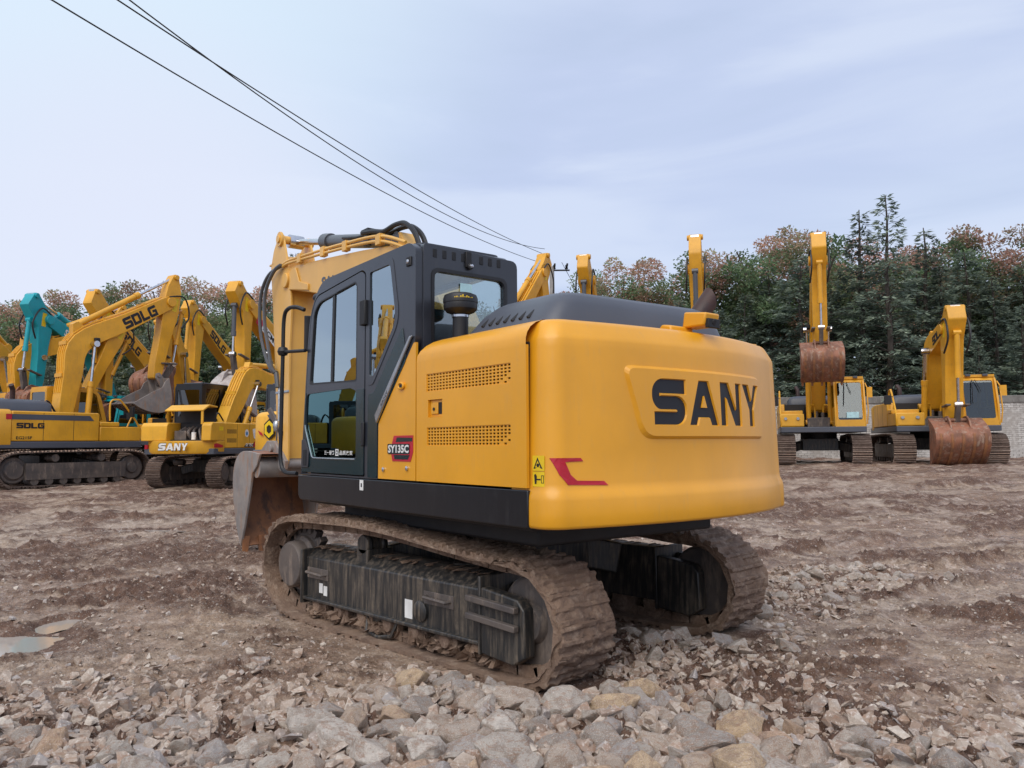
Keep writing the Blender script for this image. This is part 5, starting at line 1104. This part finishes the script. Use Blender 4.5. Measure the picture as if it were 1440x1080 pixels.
q = MB(); q.lathe([(0,0),(.07,0),(.07,.003),(0,.003)], (-.35,-1.366,1.77), (0,-1,0), 14); obj('sticker_mark', q, m_plain('blue_vinyl', (.04,.22,.5), .4), l8, smooth=False)
q = MB(); q.prism([(-.55,1.31),(.62,1.31),(.62,1.50),(.2,1.50),(.1,1.40),(-.4,1.40)], -1.3645, -1.3622); obj('model_strip', q, MAT['letter'], l8, smooth=False)
put_font('model_lettering', 'SY 75C', (-.42,-1.366,1.325), (1,0,0), (0,0,1), .11, MAT['white'], l8, .52, .03)
q = MB(); q.prism([(.12,1.315),(.22,1.315),(.30,1.50),(.20,1.50)], -1.3675, -1.3648); obj('model_flash', q, MAT['red'], l8, smooth=False)
q = MB(); q.box(-2.2,-1.95,-1.3745,-1.372,1.85,1.98); obj('warning_sticker', q, MAT['warn'], l8, smooth=False)
l11, _ = gen_excavator('yellow excavator facing the camera under the grey bucket of the side on one', (25.37,-7.64), 128, (.95,4.3), (1.7,5.6), (1.85,6.3), (1.9,3.8), -80, 'yellow_b', 'yellow_b', hw=(.28,.32,.2), group=ROW)
# tail of one machine glimpsed behind the near bucket
l10, cw10 = gen_excavator('pale yellow excavator half hidden behind the near bucket, yellow badge on its tail', (10.94,-4.77), -34, (1.4,3.9), (3.4,4.2), (3.9,4.9), (3.6,2.4), -80, 'yellow_c', 'cabgrey', scale=(.86,.86,.86), hw=(.3,.34,.2), group=ROW)
dd = Vector((-.43,-.57)).normalized(); nn2 = Vector((dd.y, -dd.x)) if dd.y*(-1) + -dd.x*0 < 0 else Vector((dd.y, -dd.x))
if nn2.x > 0: nn2 = -nn2
cmid = Vector((-2.575,1.075)); tail = lambda u, v, a: (cmid.x + dd.x*u + nn2.x*a, cmid.y + dd.y*u + nn2.y*a, v)
hx = lambda r: [(.14 + r*.75*cos(radians(60*k+30)), 1.74 + r*sin(radians(60*k+30))) for k in range(6)]
q = MB(); q.plate([(.32,1.14),(.40,2.08),(.05,2.08),(.12,1.98),(.34,1.9)], [], .01, .03, mp=tail); obj('tail_panel', q, MAT['darkgrey'], l10, smooth=False)
q = MB(); q.plate(hx(.25), [], .03, .045, mp=tail); hb = obj('badge_ground', q, MAT['black'], l10, smooth=False)
q = MB(); q.plate(hx(.20), [hx(.11)], .046, .06, mp=tail); obj('hexagon_badge', q, MAT['warn'], l10, smooth=False)
q = MB(); q.plate([(-.22,1.72),(-.10,1.66),(-.06,1.58),(-.16,1.62)], [], .03, .035, mp=tail); obj('red_flash', q, MAT['red'], l10, smooth=False)
r1, _ = gen_excavator('yellow excavator with raised rusty bucket and a blue card in its windscreen', (7.49,-23.24), 118, (1.0,4.6), (2.45,6.9), (2.95,7.65), (2.25,4.05), -82, 'yellow_c', 'yellow_b', boomm='yellow_b', arm_w=.23, guard='card', bucket_w=1.35, bsc=.98, hw=(.26,.30,.2), group=ROW)
r2, _ = gen_excavator('yellow excavator at far right facing the camera with its rusty bucket resting on the ground', (4.42,-25.64), 121, (.9,3.95), (2.85,4.40), (3.35,5.0), (2.6,1.42), -84, 'yellow_c', 'yellow_b', scale=(1,1.16,1), boomm='yellow_b', arm_w=.23, boomtxt=('sdlg',.30,1.1), bucket_w=1.35, hw=(.28,.36,.22), group=ROW)
c1, _ = gen_excavator('yellow excavator whose leaning boom tip rises just right of the near cab', (13.90,-13.17), -72, (.6,4.5), (3.35,7.3), (3.8,8.05), (4.0,4.4), -100, group=ROW)
c2, _ = gen_excavator('yellow excavator whose short arm tip shows above the near dark hood', (14.02,-18.97), 119, (1.2,4.6), (3.0,6.6), (3.6,7.3), (2.9,4.0), -80, bcyl_grey=True, group=ROW)
c3, _ = gen_excavator('yellow excavator whose tall upright arm shows behind the near exhaust pipe', (9.65,-19.1), 118, (1.0,4.7), (2.4,6.4), (2.7,7.35), (2.2,4.0), -80, bcyl_grey=True, hw=(.26,.3,.2), group=ROW)
# two more of the row outside the frame on the left (they mirror in the cab glass)
for i, (x, y, hd, bod) in enumerate(((17.8,8.4,24,'yellow_b'),(14.5,12.6,150,'yellow_c'),(26.8,9.74,112,'yellow_b'))):
    gen_excavator(('yellow excavator mirrored in the cab side glass, parked left of the frame', 'pale yellow excavator mirrored in the door glass, parked left of the frame', 'yellow excavator mirrored high in the front door glass, parked left of the frame')[i], (x, y), hd, (1.0,4.3), (3.4,5.8), (4.2,6.5), (3.8,3.0), -80, bod, 'cabgrey', group='excavators mirrored in the cab glass')

# ------------------------------------------------------------------ brick wall
def m_brick():
    t = NT('grey_brick'); v = t.coord('Object'); sx = t.n('ShaderNodeSeparateXYZ'); t.t.links.new(v, sx.inputs[0]); cx = t.n('ShaderNodeCombineXYZ'); t.t.links.new(sx.outputs[0], cx.inputs[0]); t.t.links.new(sx.outputs[2], cx.inputs[1])
    br = t.n('ShaderNodeTexBrick'); t.t.links.new(cx.outputs[0], br.inputs['Vector'])
    for k, x in (('Scale',1.),('Mortar Size',.014),('Brick Width',.26),('Row Height',.085),('Mortar Smooth',.2)): br.inputs[k].default_value = x
    br.inputs['Color1'].default_value = (.58,.56,.53,1); br.inputs['Color2'].default_value = (.42,.40,.375,1); br.inputs['Mortar'].default_value = (.20,.185,.175,1)
    n = t.noise(v, 1.1, 5); n2 = t.noise(v, 6, 5); c = t.mix(t.ramp(n, .42, .68), br.outputs['Color'], (.36,.33,.30)); c = t.mix(t.ramp(n2, .45, .7, 0, .6), c, (.62,.60,.57)); p = t.principled(Base_Color=c, Roughness=.9)
    t.t.links.new(t.bump(br.outputs['Fac'], -.5, .02), p.inputs['Normal']); return t.mat
MAT['brick'] = m_brick(); MAT['cement'] = m_rust('weathered_cement', (.20,.19,.175), (.15,.14,.13), (.25,.235,.22), .9)
xa, ya = ground_pt(-1.5, 35.5); xb, yb = ground_pt(40, 33.5); ln = hypot(xb - xa, yb - ya); an = atan2(yb - ya, xb - xa)
wb = MB(); z0 = .2; 
wl_ = tag(empty('brick_wall', (xa, ya, 0), an), 'long grey brick yard wall with cement capping behind the parked excavators', 'wall')
wb.box(0, ln, -.12, .12, -.2, 3.10)
obj('brickwork', wb, MAT['brick'], wl_, smooth=False)
wb = MB(); wb.box(0, ln, -.16, .16, 3.102, 3.42); obj('capping', wb, MAT['cement'], wl_, .02)
wb = MB()
for k in range(1, 9): wb.box(ln*k/9 - .2, ln*k/9 + .2, .121, .22, -.2, 3.10)
obj('pier', wb, MAT['brick'], wl_, smooth=False)

# ------------------------------------------------------------------ trees
def m_leaf(name, cols):
    t = NT(name); a = t.n('ShaderNodeAttribute', attribute_name='tint').outputs['Fac']; oi = t.n('ShaderNodeObjectInfo').outputs['Random']
    rp = t.n('ShaderNodeValToRGB'); t.t.links.new(a, rp.inputs[0]); e = rp.color_ramp.elements
    while len(e) < len(cols): e.new(.5)
    for i, c in enumerate(cols): e[i].position = i/(len(cols)-1); e[i].color = (*c, 1)
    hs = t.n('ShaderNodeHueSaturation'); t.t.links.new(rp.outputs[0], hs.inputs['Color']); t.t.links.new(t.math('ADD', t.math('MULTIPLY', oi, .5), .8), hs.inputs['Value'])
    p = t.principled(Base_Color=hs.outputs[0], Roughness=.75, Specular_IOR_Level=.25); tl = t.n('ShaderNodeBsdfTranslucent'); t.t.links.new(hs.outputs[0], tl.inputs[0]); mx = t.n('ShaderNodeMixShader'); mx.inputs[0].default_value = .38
    t.t.links.new(p.outputs[0], mx.inputs[1]); t.t.links.new(tl.outputs[0], mx.inputs[2]); t.t.links.new(mx.outputs[0], t.out.inputs['Surface']); return t.mat
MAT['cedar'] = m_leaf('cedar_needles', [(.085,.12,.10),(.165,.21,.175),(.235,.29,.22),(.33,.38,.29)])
MAT['autumn'] = m_leaf('autumn_leaves', [(.11,.17,.09),(.18,.26,.13),(.27,.30,.17),(.46,.32,.22),(.54,.30,.24)])
MAT['bark'] = m_rust('dark_bark', (.07,.055,.045), (.045,.036,.03), (.10,.085,.07), .9)
def leaf_mesh(name, Q, T, mat):
    me = bpy.data.meshes.new(name); n = len(Q); V = np.concatenate(Q); me.from_pydata(V.tolist(), [], [(4*i, 4*i+1, 4*i+2, 4*i+3) for i in range(n)])
    at = me.attributes.new('tint', 'FLOAT', 'FACE'); at.data.foreach_set('value', T); me.materials.append(mat); return me
def card(c, d, w, nrm_rng, l, wd):
    d = Vector(d).normalized(); s = d.cross(Vector(w)); s = s.normalized() if s.length > 1e-4 else Vector((1,0,0)); c = Vector(c)
    return np.array([(c - s*wd*.5)[:], (c + d*l*.5 - s*wd*.6)[:], (c + d*l)[:], (c + d*l*.5 + s*wd*.6)[:]])
def cedar(H, W, seed, thin=1.):
    q = random.Random(seed); Q = []; T = []; tr = MB(); lean = (q.gauss(0,.15), q.gauss(0,.15)); axp = lambda z: Vector((lean[0]*z/H + .05*sin(z*1.3+seed), lean[1]*z/H + .05*cos(z*1.1), z))
    tr.tube([axp(H*k/10) for k in range(11)], [.20*(1 - k/10.3)**.8 + .012 for k in range(11)], 7)
    z = .5
    while z < H*.99:
        f = z/H; L = W*(1 - f)**.72*(.55 + .45*min(1, f*4 + .3)); nb = q.choice((3,4,4,5)) if f < .85 else 3; a0 = q.uniform(0, 6.28)
        for k in range(nb):
            a = a0 + 2*pi*k/nb + q.gauss(0,.3); l = max(.25, L*q.uniform(.55,1.2)); ca, sa = cos(a), sin(a); up = q.uniform(.02,.35) + .45*f; dr = q.uniform(.2,.5)*(1 - .6*f); tint = min(max(q.gauss(.42,.2), 0), 1)
            base = axp(z); P = lambda t: base + Vector((ca*l*t, sa*l*t, l*(up*t - dr*t*t)))
            tr.tube([P(0), P(.5), P(1)], [.035*(1-f)+.008, .02*(1-f)+.006, .004], 4, False)
            m = int((9 + l*24)*(1 if f < .5 else thin)); sd = Vector((-sa, ca, 0))
            for j in range(m):
                t = q.uniform(.18, 1.02)**.6; w_ = l*.36*(1.1 - t)*(1 if t > .3 else t/.3); off = q.uniform(-1,1)*w_; p = P(t) + sd*off + Vector((0,0,-.10*abs(off) + q.gauss(0,.05)))
                dd = Vector((ca,sa,0))*q.uniform(.3,1) + sd*(1.2*np.sign(off)*q.uniform(.2,1)) + Vector((0,0,q.gauss(-.12,.22)))
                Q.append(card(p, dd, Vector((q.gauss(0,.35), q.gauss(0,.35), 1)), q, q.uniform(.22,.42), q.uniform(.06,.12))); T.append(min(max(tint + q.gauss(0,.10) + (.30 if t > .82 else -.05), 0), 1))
        z += q.uniform(.28,.46)*(1 - .35*f*thin)
    return leaf_mesh('needles', Q, T, MAT['cedar']), tr.mesh('trunk', MAT['bark'])
def autumn(H, W, seed):
    q = random.Random(seed); Q = []; T = []; tr = MB(); th = H*.32
    tr.tube([(0,0,0),(.05,.03,th*.5),(.0,.08,th)], [.19,.16,.14], 8); cl = []
    for k in range(7):
        a = 2*pi*k/7 + q.gauss(0,.25); l = W*q.uniform(.55,1.); e = Vector((cos(a)*l, sin(a)*l, H*q.uniform(.55,.92))); s0 = Vector((0,.08,th*q.uniform(.75,1.))); md = s0.lerp(e,.5) + Vector((0,0,q.uniform(.2,.7))); tr.tube(spline([s0, md, e], 4), [.09 - .0075*i for i in range(9)], 6)
        for m in range(5):
            t = q.uniform(.35,1.05); p = s0.lerp(e, t) + Vector((q.gauss(0,.6), q.gauss(0,.6), q.gauss(.25,.5))); cl.append((p, q.uniform(.45,.95))); tr.tube([s0.lerp(e, t*.8), p], [.03,.008], 4, False)
    for k in range(34): cl.append((Vector((q.gauss(0,W*.5), q.gauss(0,W*.5), H*q.uniform(.18,.95))), q.uniform(.55,1.0)))
    zs = max(p.z for p, r in cl)
    for p, r in cl:
        f = p.z/zs; red = q.random() < .05 + .34*sstep((f - .66)/.30); tint = q.uniform(.6,1.) if red else q.uniform(0,.5)
        for j in range(int(420*r)):
            d = Vector((q.gauss(0,1), q.gauss(0,1), q.gauss(0,1))).normalized(); c = p + Vector((d.x*r, d.y*r, d.z*r*.72))*q.random()**.35
            Q.append(card(c, Vector((d.x + q.gauss(0,.5), d.y + q.gauss(0,.5), d.z*.5 + q.gauss(0,.5))), Vector((q.gauss(0,.6), q.gauss(0,.6), 1)), q, q.uniform(.11,.22), q.uniform(.06,.11))); T.append(min(max(tint + q.gauss(0,.13), 0), 1))
    return leaf_mesh('leaves', Q, T, MAT['autumn']), tr.mesh('trunk', MAT['bark'])
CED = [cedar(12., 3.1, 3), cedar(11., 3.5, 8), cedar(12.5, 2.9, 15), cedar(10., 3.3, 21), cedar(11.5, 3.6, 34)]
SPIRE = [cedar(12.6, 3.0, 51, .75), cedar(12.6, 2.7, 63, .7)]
AUT = [autumn(11., 2.7, 2), autumn(10., 3.1, 6), autumn(11.5, 2.9, 13), autumn(10.5, 2.8, 29)]
tq = random.Random(77)
def plant(kind, la, de, H, label, group):
    if kind == 'spire': me, tm, H0 = (*tq.choice(SPIRE), 12.6)
    else: me, tm, H0 = (*tq.choice(CED), 11.4) if kind == 'cedar' else (*tq.choice(AUT), 10.8)
    x, y = ground_pt(la, de); k = H/H0; r = empty('cedar_tree' if kind != 'autumn' else 'autumn_tree', (x, y, gz(x, y) - .1), tq.uniform(0, 6.28)); s = k*tq.uniform(.92,1.1); r.scale = (s, s, k)
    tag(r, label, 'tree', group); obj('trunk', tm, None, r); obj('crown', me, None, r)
def top_h(px, py, de): return (624 - py)/1098*de + 1.44 - .6
sky_line = [(-150,420),(0,410),(60,420),(120,395),(200,390),(260,395),(330,385),(400,400),(560,400),(720,420),(830,400),(870,375),(930,368),(1000,368),(1060,350),(1120,325),(1200,330),(1300,335),(1400,335),(1450,345),(1700,340)]
CG = 'dark blue green cedar standing in the belt of trees behind the yard'; AG = 'autumn tree with reddish crown rising behind the dark cedars'
px = -170
while px < 1640:                                       # autumn trees at the back
    de = tq.uniform(43,49); la = (px - 720)/1098*de; py = np.interp(px, [p[0] for p in sky_line], [p[1] for p in sky_line]) + tq.uniform(-8,16)
    plant('autumn', la, de, top_h(px, py, de), AG, 'autumn trees behind the yard'); px += tq.uniform(32,46)
px = -190
while px < 1680:                                       # cedars in front of them
    de = tq.uniform(37.5,43); la = (px - 720)/1098*de; py = np.interp(px, [p[0] for p in sky_line], [p[1] for p in sky_line]) + (tq.uniform(45,100) if px < 1040 else tq.uniform(20,80))
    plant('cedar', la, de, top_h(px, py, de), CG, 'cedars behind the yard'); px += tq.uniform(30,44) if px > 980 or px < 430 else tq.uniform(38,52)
for px, py, de, lb in ((1215,292,38,'tall thin cedar with a ragged top left of the tallest one'), (1252,272,36.5,'tallest cedar with a bare spiky tip above the tree line'), (1310,318,38,'cedar with a ragged tip right of the tallest one'), (412,345,39,'cedar whose spiky tip shows between the near boom and its cylinder')):
    plant('spire', (px - 720)/1098*de, de, top_h(px, py, de), lb, None)
px = 990
while px < 1640:
    de = tq.uniform(35.6,37); la = (px-720)/1098*de; plant('cedar', la, de, top_h(px, 470 + tq.uniform(-45,55), de), 'shorter cedar drooping just over the brick wall', 'shorter cedars over the wall'); px += tq.uniform(60,95)
px = -150
while px < 480:
    de = tq.uniform(33,36); la = (px-720)/1098*de; plant('cedar', la, de, top_h(px, 490 + tq.uniform(-40,40), de), 'shorter dark cedar between the parked machines and the tall trees at left', 'shorter cedars at left'); px += tq.uniform(55,85)

# ------------------------------------------------------------------ power line
MAT['concrete'] = m_rust('pale_concrete_pole', (.36,.35,.33), (.30,.29,.28), (.25,.24,.23), .85)
def pix(px, py, de):
    return CAMP + fw*de + rt2*((px - 720)/FOC*de) + up2*((540 - py)/FOC*de)
PD = 33.
po = pix(776, 372, PD); zt = po.z
pole = tag(empty('utility_pole', (po.x, po.y, gz(po.x, po.y))), 'pale utility pole with a crossarm behind the near excavator, carrying three cables', 'pole')
q = MB(); q.tube([(0,0,-.3),(0,0,zt - gz(po.x,po.y) - .1)], [.17,.10], 12); obj('shaft', q, MAT['concrete'], pole)
dr = Vector((RT2.x, RT2.y, 0)); up0 = zt - gz(po.x, po.y)
q = MB(); q.beam(dr*-.75 + Vector((0,0,up0 - .25)), dr*.75 + Vector((0,0,up0 - .25)), .05, .06); obj('crossarm', q, MAT['black'], pole)
for k in (-.68, .1, .62):
    q = MB(); c_ = dr*k + Vector((0,0,up0 - .2)); q.lathe([(0,0),(.05,0),(.07,.05),(.04,.09),(.07,.13),(.04,.18),(0,.2)], c_, (0,0,1), 10)
    q.beam(c_ + Vector((0,0,.1)), c_ + Vector((0,0,.1)) - Vector((FW2.x,FW2.y,0))*.5, .07, .07); obj('insulator', q, MAT['black'], pole)
def cable(name, P0, P1, sag, label):
    b = MB(); n = 28; c0 = Vector(P0); b.tube([Vector((P0.x + (P1.x-P0.x)*i/n, P0.y + (P1.y-P0.y)*i/n, P0.z + (P1.z-P0.z)*i/n - sag*4*(i/n)*(1-i/n))) - c0 for i in range(n+1)], .011, 5)
    tag(obj(name, b, MAT['black'], loc=c0), label, 'cable')
E0 = [Vector((po.x, po.y, po.z)) + dr*k + Vector((0,0,-.05)) for k in (-.68,.1,.62)]
cable('power_cable', pix(30,-26,9.2), pix(756,368,PD-.3), .35, 'lowest of the three black cables crossing the sky at upper left')
cable('power_cable', pix(120,-30,9.6), pix(764,357,PD), .30, 'middle black cable of the three, crossing the upper one')
cable('power_cable', pix(140,-32,10.2), pix(766,350,PD+.3), .75, 'uppermost black cable of the three where they leave the picture')
cable('power_cable', pix(790,369,PD), pix(905,560,50), .3, 'black cable running on down from the pole to the right')
